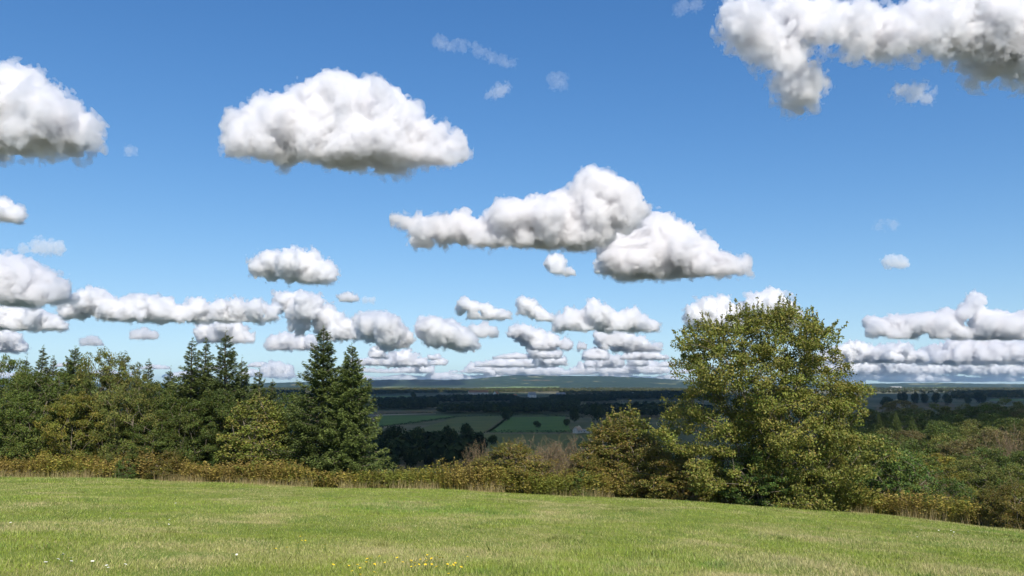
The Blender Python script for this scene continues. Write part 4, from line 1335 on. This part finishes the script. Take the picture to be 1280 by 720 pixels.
# clouds overhead, above the top of the picture: their shadow darkens the valley
def overhead(label, spots, z, thick, seed, vox=34.):
    rs = np.random.RandomState(seed)
    P = np.array([(x, y, z + thick * .30 + rs.uniform(0, thick * .3), r) for x, y, r in spots], float)
    # flattened puffs: work in a space squeezed in height
    k = 3.0
    P2 = P.copy(); P2[:, 2] = z + (P[:, 2] - z) * k
    lump = np.median(P2[:, 3])
    d, e, lo = cloud_field(P2, vox, seed, .45, z, lump * .2, lump)
    V, Q = surface_nets(d, 0.0)
    V = V * vox + lo; V[:, 2] = z + (V[:, 2] - z) / k
    org = np.array([P[:, 0].mean(), P[:, 1].mean(), z])
    o = link('cloud', mesh('cloud', V - org, Q, cloud_mat(30.), True)); o.location = org
    tag(o, label, 'cloud')


EL, AZ = math.radians(42), math.radians(16)
SUN = np.array([math.sin(AZ) * math.cos(EL), -math.cos(AZ) * math.cos(EL), math.sin(EL)])
HB = 1250.0
SH = SUN[:2] / SUN[2] * (HB + 40)
spots = []
for gx in np.arange(-1500, 3001, 300):
    for gy in np.arange(540, 3101, 280):
        if gx > 900 + gy * .55 or gx < -350 - gy * .5 or (gy < 700 and gx > 120):
            continue
        spots.append((gx + SH[0] + RNG.normal(0, 40), gy + SH[1] + RNG.normal(0, 30), RNG.uniform(230, 290)))
overhead('broad overhead cloud whose shadow darkens the valley floor', spots, HB, 300, 5)

# ------------------------------------------------------------------ haze
m, n, l = new_mat('haze')
o = n.new('ShaderNodeOutputMaterial'); v = n.new('ShaderNodeVolumePrincipled')
v.inputs['Color'].default_value = (.52, .74, 1.0, 1); v.inputs['Density'].default_value = 3.4e-5; v.inputs['Anisotropy'].default_value = .2
l.new(v.outputs[0], o.inputs['Volume'])
V, Q = box(-16000, 16000, -3000, 22500, -80, 240)
V2, Q2 = box(-23500, 23500, -23500, 23500, -80, 240)
tag(link('haze', mesh('haze', V2, Q2, m)), kind='stuff')

# ------------------------------------------------------------------ light, sky, camera
w = bpy.data.worlds.new('World'); SC.world = w; w.use_nodes = True
nt = w.node_tree
bg = nt.nodes['Background']
sky = nt.nodes.new('ShaderNodeTexSky'); sky.sky_type = 'NISHITA'; sky.sun_disc = False
sky.sun_elevation = EL; sky.sun_rotation = math.pi - AZ
sky.air_density = 1.0; sky.dust_density = 0.0; sky.ozone_density = 3.0; sky.altitude = 2000
hs = nt.nodes.new('ShaderNodeHueSaturation'); hs.inputs['Saturation'].default_value = 1.25
hs.inputs['Hue'].default_value = .508
SKYK = .14
nt.links.new(sky.outputs[0], hs.inputs['Color'])
# soften the bright band at the horizon: sky / (1 + k sky)
vm = nt.nodes.new('ShaderNodeVectorMath'); vm.operation = 'MULTIPLY_ADD'
vm.inputs[1].default_value = (SKYK * 1.4, SKYK * .96, SKYK * .80); vm.inputs[2].default_value = (1, 1, 1)
dv = nt.nodes.new('ShaderNodeVectorMath'); dv.operation = 'DIVIDE'
nt.links.new(hs.outputs[0], vm.inputs[0]); nt.links.new(hs.outputs[0], dv.inputs[0]); nt.links.new(vm.outputs[0], dv.inputs[1])
nt.links.new(dv.outputs[0], bg.inputs[0])
bg.inputs[1].default_value = .132

sl = bpy.data.lights.new('sun', 'SUN'); sl.energy = 4.2; sl.angle = math.radians(.5); sl.color = (1, .945, .86)
so = link('sun', sl); so.rotation_euler = Vector(SUN).to_track_quat('Z', 'Y').to_euler()
so.location = (0, 0, 300)

cam = bpy.data.cameras.new('camera'); cam.sensor_width = 36; cam.lens = 36 * F / 1280; cam.clip_start = .1; cam.clip_end = 2.5e5
co = link('camera', cam); co.location = (0, 0, CAMZ); co.rotation_euler = (math.pi / 2 + PIT, 0, 0)
SC.camera = co

SC.view_settings.view_transform = 'Standard'; SC.view_settings.look = 'None'
SC.view_settings.exposure = 0.8; SC.view_settings.gamma = 1; SC.view_settings.use_curve_mapping = False
SC.render.engine = 'CYCLES'
cy = SC.cycles
cy.max_bounces = 30; cy.volume_bounces = 28; cy.diffuse_bounces = 4; cy.glossy_bounces = 2; cy.transmission_bounces = 4; cy.transparent_max_bounces = 16
cy.use_denoising = True; cy.denoiser = 'OPENIMAGEDENOISE'
cy.sample_clamp_indirect = 6
